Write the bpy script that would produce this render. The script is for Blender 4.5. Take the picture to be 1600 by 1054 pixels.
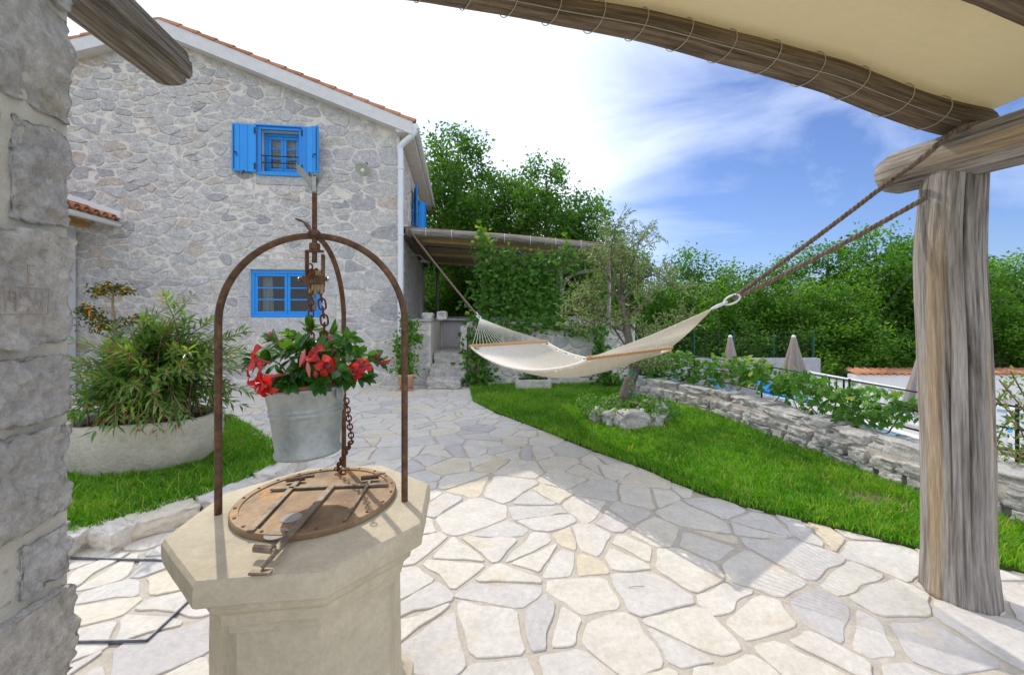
import bpy, math, random
import numpy as np
from mathutils import Vector, Matrix

# ------------------------------------------------------------------ camera, sky, sun, exposure
for o in list(bpy.data.objects):
    bpy.data.objects.remove(o, do_unlink=True)
SC = bpy.context.scene
COL = SC.collection
F, Y0, H = 640.0, 488.0, 1.55          # focal length in photo pixels, horizon row, eye height (m)

cd = bpy.data.cameras.new('camera')
cam = bpy.data.objects.new('camera', cd)
COL.objects.link(cam)
cd.sensor_width = 36.0
cd.lens = F / 1600 * 36
cd.shift_y = -(527 - Y0) / 1600
cd.clip_start = 0.05
cd.clip_end = 3000
cam.location = (0, 0, H)
cam.rotation_euler = (math.pi / 2, 0, 0)
SC.camera = cam

SUN_EL = math.radians(47)
SUN_AZ = math.atan2(-0.60, 0.80)       # direction towards the sun measured from +Y, clockwise positive to +X
wd = bpy.data.worlds.new('World')
SC.world = wd
wd.use_nodes = True
wn, wl = wd.node_tree.nodes, wd.node_tree.links
wn.clear()
w_out = wn.new('ShaderNodeOutputWorld')
w_bg = wn.new('ShaderNodeBackground')
w_bg.inputs['Strength'].default_value = 0.15
sky = wn.new('ShaderNodeTexSky')
sky.sky_type = 'NISHITA'
sky.sun_disc = False
sky.sun_elevation = SUN_EL
sky.sun_rotation = SUN_AZ
sky.altitude = 200
sky.air_density = 1.0
sky.dust_density = 1.0
sky.ozone_density = 1.4
tc = wn.new('ShaderNodeTexCoord')
mp = wn.new('ShaderNodeMapping')
mp.inputs['Scale'].default_value = (1.0, 1.7, 3.2)
mp.inputs['Rotation'].default_value = (0.15, 0.35, 0.5)
wl.new(tc.outputs['Generated'], mp.inputs['Vector'])
nz = wn.new('ShaderNodeTexNoise')
nz.inputs['Scale'].default_value = 1.5
nz.inputs['Detail'].default_value = 9
nz.inputs['Roughness'].default_value = 0.55
nz.inputs['Distortion'].default_value = 0.5
wl.new(mp.outputs[0], nz.inputs['Vector'])
# thin cirrus over the whole sky with one clearer blue opening to the right of the yard
vdot = wn.new('ShaderNodeVectorMath'); vdot.operation = 'DOT_PRODUCT'
vdot.inputs[1].default_value = tuple(Vector((0.86, 1.0, 0.28)).normalized())
nrmv = wn.new('ShaderNodeVectorMath'); nrmv.operation = 'NORMALIZE'
wl.new(tc.outputs['Generated'], nrmv.inputs[0]); wl.new(nrmv.outputs[0], vdot.inputs[0])
veil = wn.new('ShaderNodeMapRange')
veil.interpolation_type = 'SMOOTHSTEP'
veil.inputs['From Min'].default_value = 0.80
veil.inputs['From Max'].default_value = 0.99
veil.inputs['To Min'].default_value = 0.27
veil.inputs['To Max'].default_value = -0.13
wl.new(vdot.outputs['Value'], veil.inputs['Value'])
addn = wn.new('ShaderNodeMath'); addn.operation = 'ADD'
wl.new(nz.outputs['Fac'], addn.inputs[0]); wl.new(veil.outputs[0], addn.inputs[1])
cr = wn.new('ShaderNodeMapRange')
cr.inputs['From Min'].default_value = 0.36
cr.inputs['From Max'].default_value = 0.86
cr.inputs['To Min'].default_value = 0.0
cr.inputs['To Max'].default_value = 0.95
wl.new(addn.outputs[0], cr.inputs['Value'])
tint = wn.new('ShaderNodeMix'); tint.data_type = 'RGBA'; tint.blend_type = 'MULTIPLY'
tint.inputs['Factor'].default_value = 1.0
tint.inputs[7].default_value = (0.62, 0.72, 1.0, 1)
wl.new(sky.outputs[0], tint.inputs[6])
cm = wn.new('ShaderNodeMix'); cm.data_type = 'RGBA'
cm.inputs[7].default_value = (8.2, 8.8, 10.2, 1)
wl.new(cr.outputs[0], cm.inputs['Factor'])
wl.new(tint.outputs[2], cm.inputs[6])
wl.new(cm.outputs[2], w_bg.inputs['Color'])
wl.new(w_bg.outputs[0], w_out.inputs[0])

sl = bpy.data.lights.new('sun', 'SUN')
sl.energy = 2.5
sl.angle = math.radians(0.6)
sl.color = (1.0, 0.95, 0.86)
sun = bpy.data.objects.new('sun', sl)
COL.objects.link(sun)
sd = Vector((-0.60 * math.cos(SUN_EL), 0.80 * math.cos(SUN_EL), math.sin(SUN_EL)))
sun.rotation_euler = sd.to_track_quat('Z', 'Y').to_euler()
sun.location = (-6, 10, 14)

SC.view_settings.view_transform = 'Standard'
SC.view_settings.look = 'None'
SC.view_settings.exposure = 0.13
SC.view_settings.gamma = 1.0
SC.view_settings.use_curve_mapping = False
SC.render.engine = 'CYCLES'

# ------------------------------------------------------------------ helpers
rng = np.random.default_rng(7)
random.seed(7)
def W(px, py, y):
    return np.array(((px - 800) / F * y, y, H - (py - Y0) / F * y))
def G(px, py, z=0.0):
    y = (H - z) * F / (py - Y0)
    return np.array(((px - 800) / F * y, y, z))
def A3(*a): return np.array(a, float)
def unit(v): v = np.asarray(v, float); return v / (np.linalg.norm(v) + 1e-12)

def _hash(i, j, k):
    with np.errstate(over='ignore'):
        h = (i.astype(np.int64) * 374761393 + j.astype(np.int64) * 668265263 + k.astype(np.int64) * 2147483647) & 0xffffffff
        h = ((h ^ (h >> 13)) * 1274126177) & 0xffffffff
        h = h ^ (h >> 16)
    return (h & 0xffff) / 65535.0
def vnoise(p):
    p = np.asarray(p, float)
    i = np.floor(p).astype(np.int64); f = p - i; f = f * f * (3 - 2 * f)
    x, y, z = i[:, 0], i[:, 1], i[:, 2]
    r = 0
    for dx in (0, 1):
        wx = f[:, 0] if dx else 1 - f[:, 0]
        for dy in (0, 1):
            wy = f[:, 1] if dy else 1 - f[:, 1]
            for dz in (0, 1):
                wz = f[:, 2] if dz else 1 - f[:, 2]
                r = r + wx * wy * wz * _hash(x + dx, y + dy, z + dz)
    return r * 2 - 1
def fbm(p, octv=3):
    p = np.asarray(p, float); s = 0; a = 1.0; t = 0
    for o in range(octv):
        s = s + a * vnoise(p * (2 ** o) + o * 17.3); t += a; a *= 0.5
    return s / t

def mesh(name, V, Fc, smooth=False, tone=None, gc=None):
    me = bpy.data.meshes.new(name)
    V = np.asarray(V, np.float32)
    if isinstance(Fc, np.ndarray):
        n, k = Fc.shape
        me.vertices.add(len(V)); me.vertices.foreach_set('co', V.ravel())
        me.loops.add(n * k); me.loops.foreach_set('vertex_index', Fc.astype(np.int32).ravel())
        me.polygons.add(n)
        me.polygons.foreach_set('loop_start', np.arange(0, n * k, k, dtype=np.int32))
        me.update(calc_edges=True)
    else:
        me.from_pydata(V.tolist(), [], [tuple(int(q) for q in f) for f in Fc])
        me.update()
    if smooth:
        me.polygons.foreach_set('use_smooth', np.ones(len(me.polygons), bool))
    if tone is not None:
        a = me.attributes.new('tone', 'FLOAT', 'POINT')
        a.data.foreach_set('value', np.broadcast_to(np.asarray(tone, np.float32), (len(V),)).copy())
    if gc is not None:
        a = me.attributes.new('gc', 'FLOAT_VECTOR', 'POINT')
        a.data.foreach_set('vector', np.asarray(gc, np.float32).ravel())
    return me
LOC = {}
def link(name, data, mat=None, parent=None, kind=None):
    o = bpy.data.objects.new(name, data)
    COL.objects.link(o)
    if mat is not None and data is not None and not data.materials:
        data.materials.append(mat)
    if parent is not None:
        o.parent = parent
        l = LOC.get(parent)
        if l is not None: o.matrix_parent_inverse = Matrix.Translation(-Vector(l))
    if kind: o['kind'] = kind
    return o
def obj(name, V, Fc, mat, parent=None, smooth=False, tone=None, gc=None, kind=None):
    return link(name, mesh(name, V, Fc, smooth, tone, gc), mat, parent, kind)
def tag(o, label, cat, group=None):
    o['label'] = label; o['category'] = cat
    if group: o['group'] = group
    return o
def thing(name, label, cat, loc=(0, 0, 0), group=None):
    o = bpy.data.objects.new(name, None)
    COL.objects.link(o)
    o.empty_display_size = 0.1
    o.location = tuple(float(c) for c in loc)
    LOC[o] = tuple(float(c) for c in loc)
    return tag(o, label, cat, group)
def copy_tree(o, label=None, parent=None):
    c = o.copy(); COL.objects.link(c); c.parent = parent
    if label: c['label'] = label
    for ch in list(o.children): copy_tree(ch, None, c)
    return c

class MB:
    """collects shapes into one mesh"""
    def __init__(s): s.V = []; s.F = []; s.T = []; s.g = []; s.n = 0
    def add(s, V, Fc, tone=0.5, gc=None):
        V = np.asarray(V, float)
        s.V.append(V); s.F += [tuple(int(i) + s.n for i in f) for f in Fc]
        s.T.append(np.broadcast_to(np.asarray(tone, float), (len(V),)))
        s.g.append(V * 1.0 if gc is None else gc)
        s.n += len(V); return s
    def box(s, c, size, U=(1, 0, 0), N=(0, 1, 0), tone=0.5, bevel=0.0, Wv=None):
        U = unit(U); N = unit(N); Z = np.cross(U, N) if Wv is None else unit(Wv)
        c = np.asarray(c, float); a, b, h = np.asarray(size, float) / 2
        if bevel <= 0:
            V = [c + x * a * U + y * b * N + z * h * Z for z in (-1, 1) for y in (-1, 1) for x in (-1, 1)]
            Fc = [(0, 2, 3, 1), (4, 5, 7, 6), (0, 1, 5, 4), (2, 6, 7, 3), (0, 4, 6, 2), (1, 3, 7, 5)]
        else:
            e = min(bevel, a * .9, b * .9, h * .9)
            V = []; idx = {}
            for sx in (-1, 1):
                for sy in (-1, 1):
                    for sz in (-1, 1):
                        for ax in range(3):
                            d = [a - e, b - e, h - e]; d[ax] = (a, b, h)[ax]
                            idx[sx, sy, sz, ax] = len(V)
                            V.append(c + sx * d[0] * U + sy * d[1] * N + sz * d[2] * Z)
            Fc = []
            q = [(-1, -1), (1, -1), (1, 1), (-1, 1)]
            for sg in (-1, 1):
                for ax in range(3):
                    o1, o2 = (ax + 1) % 3, (ax + 2) % 3
                    f = []
                    for (p, r) in q:
                        k = [0, 0, 0]; k[ax] = sg; k[o1] = p; k[o2] = r
                        f.append(idx[k[0], k[1], k[2], ax])
                    Fc.append(f if sg > 0 else f[::-1])
            for ax in range(3):
                o1, o2 = (ax + 1) % 3, (ax + 2) % 3
                for p in (-1, 1):
                    for r in (-1, 1):
                        k0 = [0, 0, 0]; k0[o1] = p; k0[o2] = r; k0[ax] = -1
                        k1 = list(k0); k1[ax] = 1
                        f = [idx[tuple(k0) + (o1,)], idx[tuple(k1) + (o1,)], idx[tuple(k1) + (o2,)], idx[tuple(k0) + (o2,)]]
                        Fc.append(f if p * r < 0 else f[::-1])
            for sx in (-1, 1):
                for sy in (-1, 1):
                    for sz in (-1, 1):
                        f = [idx[sx, sy, sz, 0], idx[sx, sy, sz, 1], idx[sx, sy, sz, 2]]
                        Fc.append(f if sx * sy * sz > 0 else f[::-1])
        return s.add(V, Fc, tone)
    def tube(s, path, rad, n=8, cap=True, disp=None, tone=0.5):
        V, Fc, gc = sweep(path, rad, n, cap, disp)
        return s.add(V, Fc, tone, gc)
    def lathe(s, prof, c, n=24, tone=0.5, axis=(0, 0, 1), ex=1.0, ey=1.0):
        Z = unit(axis); X = unit(np.cross((0, 1, 0.001), Z)); Y = np.cross(Z, X)
        c = np.asarray(c, float); V = []; Fc = []
        for (r, z) in prof:
            for k in range(n):
                a = 2 * math.pi * k / n
                V.append(c + X * r * ex * math.cos(a) + Y * r * ey * math.sin(a) + Z * z)
        for i in range(len(prof) - 1):
            for k in range(n):
                k2 = (k + 1) % n
                Fc.append((i * n + k, i * n + k2, (i + 1) * n + k2, (i + 1) * n + k))
        if prof[0][0] > 1e-4: Fc.append(tuple(range(n))[::-1])
        if prof[-1][0] > 1e-4: Fc.append(tuple((len(prof) - 1) * n + k for k in range(n)))
        return s.add(V, Fc, tone)
    def prism(s, poly, z0, z1, tone=0.5):
        n = len(poly); a = sum(poly[i][0] * poly[(i + 1) % n][1] - poly[(i + 1) % n][0] * poly[i][1] for i in range(n))
        if a < 0: poly = poly[::-1]
        V = [(p[0], p[1], z0) for p in poly] + [(p[0], p[1], z1) for p in poly]
        Fc = [tuple(range(n))[::-1], tuple(range(n, 2 * n))] + [(i, (i + 1) % n, n + (i + 1) % n, n + i) for i in range(n)]
        return s.add(V, Fc, tone)
    def build(s, name, mat, parent=None, smooth=False, kind=None):
        return obj(name, np.concatenate(s.V), s.F, mat, parent, smooth, np.concatenate(s.T), np.concatenate(s.g), kind)

def smooth_path(P, n):
    """Catmull-Rom through the points"""
    P = np.asarray(P, float); m = len(P)
    Q = np.vstack([2 * P[0] - P[1], P, 2 * P[-1] - P[-2]])
    t = np.linspace(0, m - 1, n); i = np.minimum(t.astype(int), m - 2); f = (t - i)[:, None]
    a, b, c, d = Q[i], Q[i + 1], Q[i + 2], Q[i + 3]
    return 0.5 * (2 * b + (c - a) * f + (2 * a - 5 * b + 4 * c - d) * f ** 2 + (3 * b - a - 3 * c + d) * f ** 3)
def sweep(path, rad, n=8, cap=True, disp=None):
    P = np.asarray(path, float); m = len(P)
    rad = np.broadcast_to(np.asarray(rad, float), (m,))
    T = np.gradient(P, axis=0); T /= np.linalg.norm(T, axis=1)[:, None] + 1e-12
    up = A3(0, 0, 1) if abs(T[0][2]) < 0.9 else A3(0, 1, 0)
    X = unit(np.cross(up, T[0])); Xs = []
    for k in range(m):
        X = unit(X - T[k] * (X @ T[k])); Xs.append(X)
    Xs = np.array(Xs); Ys = np.cross(T, Xs)
    L = np.concatenate([[0], np.cumsum(np.linalg.norm(np.diff(P, axis=0), axis=1))])
    a = np.arange(n) * 2 * math.pi / n
    ca, sa = np.cos(a), np.sin(a)
    R = np.repeat(rad[:, None], n, 1)
    g = np.stack([R * ca, R * sa, np.repeat(L[:, None], n, 1)], -1)
    if disp is not None:
        R = R * (1 + disp(np.repeat(a[None], m, 0), np.repeat(L[:, None], n, 1), L[-1]))
    V = P[:, None] + Xs[:, None] * (R * ca)[..., None] + Ys[:, None] * (R * sa)[..., None]
    V = V.reshape(-1, 3); g = g.reshape(-1, 3)
    Fc = []
    for i in range(m - 1):
        for k in range(n):
            k2 = (k + 1) % n
            Fc.append((i * n + k, i * n + k2, (i + 1) * n + k2, (i + 1) * n + k))
    if cap:
        c0, c1 = len(V), len(V) + 1
        V = np.vstack([V, P[0], P[-1]]); g = np.vstack([g, g[0] * 0, g[-1] * A3(0, 0, 1)])
        for k in range(n):
            Fc.append((c0, (k + 1) % n, k)); Fc.append((c1, (m - 1) * n + k, (m - 1) * n + (k + 1) % n))
    return V, Fc, g

# ------------------------------------------------------------------ polygons
def clip(poly, n, d):
    """keep the side where n.p <= d"""
    out = []; m = len(poly)
    for i in range(m):
        p, q = poly[i], poly[(i + 1) % m]
        a = n[0] * p[0] + n[1] * p[1] - d; b = n[0] * q[0] + n[1] * q[1] - d
        if a <= 0: out.append(p)
        if (a < 0 < b) or (b < 0 < a):
            t = a / (a - b); out.append((p[0] + (q[0] - p[0]) * t, p[1] + (q[1] - p[1]) * t))
    return out
def area(poly):
    return 0.5 * sum(poly[i][0] * poly[(i + 1) % len(poly)][1] - poly[(i + 1) % len(poly)][0] * poly[i][1] for i in range(len(poly)))
def inset(poly, w):
    if len(poly) < 3: return []
    if area(poly) < 0: poly = poly[::-1]
    out = list(poly)
    for i in range(len(poly)):
        p, q = poly[i], poly[(i + 1) % len(poly)]
        ex, ey = q[0] - p[0], q[1] - p[1]; l = math.hypot(ex, ey)
        if l < 1e-6: continue
        n = (ey / l, -ex / l)
        out = clip(out, n, n[0] * p[0] + n[1] * p[1] - w)
        if len(out) < 3: return []
    return out
def darts(x0, x1, y0, y1, rfun, tries, ax=1.0, r=None):
    """random points at least rfun apart (x is squeezed by ax)"""
    r = r or random.Random(1)
    pts = []; grid = {}; cell = 0.4
    for _ in range(tries):
        x, y = r.uniform(x0, x1), r.uniform(y0, y1); rr = rfun(x, y, r)
        if rr is None: continue
        gx, gy = int(x / ax // cell), int(y // cell); ok = True
        k = int(rr // cell) + 1
        for i in range(gx - k, gx + k + 1):
            for j in range(gy - k, gy + k + 1):
                for (a, b, c) in grid.get((i, j), ()):
                    if ((a - x) / ax) ** 2 + (b - y) ** 2 < (0.5 * (rr + c)) ** 2: ok = False; break
                if not ok: break
            if not ok: break
        if ok:
            pts.append((x, y)); grid.setdefault((gx, gy), []).append((x, y, rr))
    return pts
def voronoi(pts, bound, ax=1.0):
    P = np.array(pts); Q = P / A3(ax, 1)[None, :]
    cells = []
    for i in range(len(P)):
        d = ((Q - Q[i]) ** 2).sum(1); nb = np.argsort(d)[1:22]
        poly = [(b[0] / ax, b[1]) for b in bound]
        for j in nb:
            nx, ny = Q[j] - Q[i]; m = (Q[j] + Q[i]) / 2
            poly = clip(poly, (nx, ny), nx * m[0] + ny * m[1])
            if len(poly) < 3: break
        cells.append([(p[0] * ax, p[1]) for p in poly])
    return cells
def outline(poly, step, jit, seed, cut=0.2):
    """subdivided, slightly ragged, corner-cut outline"""
    m = len(poly); P = []
    for i in range(m):
        a, b, c = np.array(poly[i - 1]), np.array(poly[i]), np.array(poly[(i + 1) % m])
        if cut > 0:
            la, lc = np.linalg.norm(a - b), np.linalg.norm(c - b)
            P.append(b + (a - b) * min(cut, 0.03 / max(la, 1e-6) + cut * .4)); P.append(b + (c - b) * min(cut, 0.03 / max(lc, 1e-6) + cut * .4))
        else: P.append(b)
    out = []
    for i in range(len(P)):
        a, b = P[i], P[(i + 1) % len(P)]
        k = max(1, int(np.linalg.norm(b - a) / step))
        for t in range(k): out.append(a + (b - a) * t / k)
    out = np.array(out)
    q = np.c_[out * 9, np.full(len(out), seed * 3.1)]
    out = out + np.c_[vnoise(q), vnoise(q + 51.7)] * jit
    return out
def slab(ol, h, edge, top_noise, seed, drop=0.03, rings=2):
    """a flat stone: outline (u,v) raised by h along n; returns V (u,v,n), F"""
    n = len(ol); c = ol.mean(0)
    L = [np.c_[ol, np.full(n, -drop)], np.c_[ol, np.full(n, h - edge)]]
    d = c - ol; ln = np.linalg.norm(d, axis=1)[:, None] + 1e-9
    r1 = ol + d * np.minimum(edge * 1.3 / ln, 0.4); L.append(np.c_[r1, np.full(n, h)])
    if rings > 1:
        r2 = ol + d * 0.5; L.append(np.c_[r2, np.full(n, h)])
    k = len(L)
    V = np.vstack(L + [np.array([[c[0], c[1], h]])])
    if top_noise > 0:
        z = fbm(np.c_[V[:, :2] * 7, np.full(len(V), seed * 1.7)], 2) * top_noise
        z[:n] = 0; V[:, 2] += z
    Fc = []
    for i in range(k - 1):
        for j in range(n):
            j2 = (j + 1) % n
            Fc.append((i * n + j, i * n + j2, (i + 1) * n + j2, (i + 1) * n + j))
    for j in range(n): Fc.append(((k - 1) * n + j, (k - 1) * n + (j + 1) % n, k * n))
    return V, Fc
def cube_sphere(n):
    V = {}; Fc = []; L = []
    def vid(p):
        k = tuple(np.round(p, 5))
        if k not in V: V[k] = len(L); L.append(p)
        return V[k]
    for ax in range(3):
        for sg in (-1, 1):
            for i in range(n):
                for j in range(n):
                    f = []
                    for (a, b) in ((0, 0), (1, 0), (1, 1), (0, 1)):
                        p = [0, 0, 0]; p[ax] = sg
                        p[(ax + 1) % 3] = -1 + 2 * (i + a) / n; p[(ax + 2) % 3] = -1 + 2 * (j + b) / n
                        f.append(vid(np.array(p, float)))
                    Fc.append(tuple(f) if sg > 0 else tuple(f[::-1]))
    return np.array(L), Fc
_CS = {n: cube_sphere(n) for n in (3, 4, 6, 9, 14, 30)}
def rock(c, size, seed, n=4, sq=0.55, amp=0.12, U=(1, 0, 0), freq=2.2, rough=0.0):
    """irregular block; sq 0 = ball, 1 = box"""
    P, Fc = _CS[n]
    S = P / np.linalg.norm(P, axis=1)[:, None]
    Q = (S * (1 - sq) + np.clip(P, -.92, .92) * sq) / (1 - .08 * sq)
    k = np.full((len(Q), 1), seed * 7.13)
    Q = Q * (1 + amp * fbm(P * freq + k, 3)[:, None] * 1.6)
    Q = Q + 0.25 * amp * np.c_[vnoise(P * 5 + k), vnoise(P * 5 + k + 9), vnoise(P * 5 + k + 18)]
    U = unit(U); Z = A3(0, 0, 1); N = np.cross(Z, U)
    Q = Q * np.asarray(size, float)[None] / 2
    if rough > 0:
        fn = P ** 5; fn /= np.linalg.norm(fn, axis=1)[:, None]
        h = fbm(Q * 14 + k, 4); h = h * .6 - np.abs(fbm(Q * 26 + k + 5, 3)) * .9
        Q = Q + fn * (h * rough)[:, None]
    return np.asarray(c, float) + Q[:, :1] * U + Q[:, 1:2] * N + Q[:, 2:] * Z, Fc

# ------------------------------------------------------------------ materials
MATS = {}
def ramp(nt, stops):
    r = nt.nodes.new('ShaderNodeValToRGB')
    e = r.color_ramp.elements
    while len(e) > 1: e.remove(e[-1])
    e[0].position = stops[0][0]; e[0].color = tuple(stops[0][1]) + (1,)
    for p, c in stops[1:]:
        k = e.new(p); k.color = tuple(c) + (1,)
    return r
def pmat(name, tones, mott=None, stain_or_shade=None, bump=None, rough=0.8, metal=0.0, spec=0.3, coord='obj', stretch=(1, 1, 1), src='tone', coat=0.0):
    """tones: colour ramp over the piece's own tone (or over noise when src is a scale);
    mott=(scale, lo, hi): brightness mottling; stain=(scale, threshold, colour, amount); bump=(scale, strength, distance, detail)"""
    m = bpy.data.materials.new(name); m.use_nodes = True
    nt = m.node_tree; N, L = nt.nodes, nt.links
    b = N['Principled BSDF']
    b.inputs['Roughness'].default_value = rough
    b.inputs['Metallic'].default_value = metal
    b.inputs['Specular IOR Level'].default_value = spec
    if coord == 'obj':
        t = N.new('ShaderNodeTexCoord'); co = t.outputs['Object']
    else:
        t = N.new('ShaderNodeAttribute'); t.attribute_name = 'gc'; co = t.outputs['Vector']
    mpn = N.new('ShaderNodeMapping'); mpn.inputs['Scale'].default_value = stretch
    L.new(co, mpn.inputs['Vector']); co = mpn.outputs[0]
    def noise(sc, det=5, ro=0.6, off=0.0, dist=0.0):
        n = N.new('ShaderNodeTexNoise'); n.inputs['Scale'].default_value = sc
        n.inputs['Detail'].default_value = det; n.inputs['Roughness'].default_value = ro
        n.inputs['Distortion'].default_value = dist
        if off:
            q = N.new('ShaderNodeVectorMath'); q.inputs[1].default_value = (off, off * .7, -off)
            L.new(co, q.inputs[0]); L.new(q.outputs[0], n.inputs['Vector'])
        else: L.new(co, n.inputs['Vector'])
        return n.outputs['Fac']
    if isinstance(tones, tuple) and not isinstance(tones[0], (tuple, list)): tones = [(0, tones)]
    r = ramp(nt, list(tones))
    if src == 'tone':
        at = N.new('ShaderNodeAttribute'); at.attribute_name = 'tone'; L.new(at.outputs['Fac'], r.inputs[0])
    else: L.new(noise(src, 6, 0.62, dist=0.3), r.inputs[0])
    c = r.outputs[0]
    if stain_or_shade:
        for st in (stain_or_shade if isinstance(stain_or_shade, list) else [stain_or_shade]):
            f = noise(st[0], 6, 0.65, off=3.7 + st[0])
            mr = N.new('ShaderNodeMapRange'); mr.inputs['From Min'].default_value = st[1]; mr.inputs['From Max'].default_value = st[1] + 0.14
            mr.inputs['To Max'].default_value = st[3]
            L.new(f, mr.inputs[0])
            x = N.new('ShaderNodeMix'); x.data_type = 'RGBA'; L.new(mr.outputs[0], x.inputs['Factor'])
            L.new(c, x.inputs[6]); x.inputs[7].default_value = tuple(st[2]) + (1,); c = x.outputs[2]
    if mott:
        for mo in (mott if isinstance(mott, list) else [mott]):
            f = noise(mo[0], 6, 0.65, off=11.0 + mo[0])
            mr = N.new('ShaderNodeMapRange'); mr.inputs['From Min'].default_value = 0.3; mr.inputs['From Max'].default_value = 0.7
            mr.inputs['To Min'].default_value = mo[1]; mr.inputs['To Max'].default_value = mo[2]
            L.new(f, mr.inputs[0])
            x = N.new('ShaderNodeMix'); x.data_type = 'RGBA'; x.blend_type = 'MULTIPLY'; x.inputs['Factor'].default_value = 1
            L.new(c, x.inputs[6]); L.new(mr.outputs[0], x.inputs[7]); c = x.outputs[2]
    L.new(c, b.inputs['Base Color'])
    if bump:
        bn = N.new('ShaderNodeBump'); bn.inputs['Strength'].default_value = bump[1]; bn.inputs['Distance'].default_value = bump[2]
        L.new(noise(bump[0], bump[3] if len(bump) > 3 else 6, 0.68, off=5.3), bn.inputs['Height'])
        L.new(bn.outputs[0], b.inputs['Normal'])
    if coat: b.inputs['Coat Weight'].default_value = coat
    MATS[name] = m
    return m
def leafmat(name, tones, trans=0.38, rough=0.42, tcol=(1.15, 1.25, 0.55)):
    m = bpy.data.materials.new(name); m.use_nodes = True
    nt = m.node_tree; N, L = nt.nodes, nt.links
    b = N['Principled BSDF']; b.inputs['Roughness'].default_value = rough; b.inputs['Specular IOR Level'].default_value = 0.4
    at = N.new('ShaderNodeAttribute'); at.attribute_name = 'tone'
    r = ramp(nt, tones); L.new(at.outputs['Fac'], r.inputs[0])
    L.new(r.outputs[0], b.inputs['Base Color'])
    t = N.new('ShaderNodeBsdfTranslucent')
    x = N.new('ShaderNodeMix'); x.data_type = 'RGBA'; x.blend_type = 'MULTIPLY'; x.inputs['Factor'].default_value = 1
    L.new(r.outputs[0], x.inputs[6]); x.inputs[7].default_value = tuple(1.6 * q for q in tcol) + (1,)
    L.new(x.outputs[2], t.inputs['Color'])
    ms = N.new('ShaderNodeMixShader'); ms.inputs[0].default_value = trans
    L.new(b.outputs[0], ms.inputs[1]); L.new(t.outputs[0], ms.inputs[2])
    L.new(ms.outputs[0], N['Material Output'].inputs['Surface'])
    MATS[name] = m
    return m

m_stone = pmat('rubble_stone', [(0, (.46, .45, .45)), (.12, (.56, .54, .53)), (.35, (.65, .63, .61)), (.6, (.70, .67, .63)), (.85, (.74, .70, .64)), (1, (.68, .58, .49))],
               mott=[(9, .80, 1.10), (26, .78, 1.15), (70, .85, 1.1)], stain_or_shade=[(5, .64, (.56, .42, .30), .4), (7, .60, (.70, .64, .56), .8)], bump=(11, 1.0, .06, 10), rough=.9, spec=.15)
m_mortar = pmat('lime_mortar', (.76, .70, .61), mott=(9, .85, 1.08), bump=(70, .5, .008), rough=.95, spec=.1)
m_pillar = pmat('pillar_stone', [(0, (.70, .68, .66)), (1, (.78, .74, .68))], mott=[(7, .82, 1.08), (30, .74, 1.14), (90, .82, 1.1)],
                stain_or_shade=[(5, .58, (.56, .46, .33), .6), (24, .64, (.34, .31, .27), .75), (60, .68, (.36, .31, .25), .7)], bump=(26, 1.0, .03, 10), rough=.92, spec=.12)  # small dark specks are shade of pits put into the colour; ochre is real
m_pmortar = pmat('pillar_mortar', (.68, .65, .56), mott=(12, .8, 1.06), bump=(120, .7, .008), rough=.95, spec=.1)
m_flag = pmat('flagstone', [(0, (.58, .54, .52)), (.18, (.66, .62, .57)), (.45, (.73, .68, .60)), (.72, (.75, .69, .58)), (.88, (.74, .66, .52)), (1, (.72, .61, .44))],
              mott=[(6, .86, 1.06), (30, .86, 1.07)], stain_or_shade=[(4.0, .555, (.72, .58, .38), .5), (11, .68, (.54, .49, .43), .5), (45, .74, (.40, .35, .28), .6)], bump=(26, .6, .02, 10), rough=.78, spec=.25)
m_joint = pmat('paving_mortar', (.56, .50, .415), mott=[(8, .85, 1.08), (60, .85, 1.1)], bump=(150, .6, .006), rough=.95, spec=.1)
m_rough = pmat('grey_limestone', [(0, (.50, .48, .45)), (1, (.68, .64, .58))], mott=[(9, .72, 1.1), (34, .82, 1.12)], stain_or_shade=[(6, .60, (.58, .49, .35), .5), (13, .68, (.30, .29, .28), .5)],
               bump=(30, .9, .03, 9), rough=.92, spec=.12)
m_concrete = pmat('well_render', (.60, .52, .375), mott=[(5, .84, 1.06), (18, .90, 1.05), (70, .90, 1.06)], stain_or_shade=[(26, .71, (.34, .30, .24), .6), (3, .60, (.52, .44, .30), .5)], bump=(46, .35, .008, 8), rough=.85, spec=.2)
m_trough = pmat('chiselled_limestone', (.62, .57, .47), mott=[(5, .80, 1.08), (30, .85, 1.08)], stain_or_shade=[(4, .60, (.50, .42, .30), .5)], bump=(30, .8, .02, 8), rough=.9, spec=.15)
m_white = pmat('white_plaster', (.78, .77, .74), mott=(3, .93, 1.03), bump=(40, .15, .004), rough=.8)
m_whitem = pmat('white_metal', (.74, .76, .78), mott=(6, .94, 1.03), rough=.4, spec=.5)
m_blue = pmat('blue_paint', [(0, (.010, .24, .72)), (1, (.02, .33, .85))], mott=(20, .92, 1.05), rough=.45, spec=.45)
m_iron = pmat('black_iron', (.018, .018, .02), rough=.5, spec=.4)
m_tile = pmat('terracotta', [(0, (.40, .16, .08)), (1, (.58, .28, .15))], mott=(16, .75, 1.15), bump=(60, .3, .005), rough=.85)
m_pot = pmat('pale_terracotta', (.62, .36, .24), mott=(14, .86, 1.1), stain_or_shade=[(7, .62, (.66, .52, .42), .5)], rough=.85)
m_grass = leafmat('grass_blade', [(0, (.06, .19, .010)), (.45, (.115, .31, .014)), (.8, (.21, .40, .02)), (.93, (.30, .44, .04)), (1, (.46, .38, .14))], .35, .5)
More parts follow.
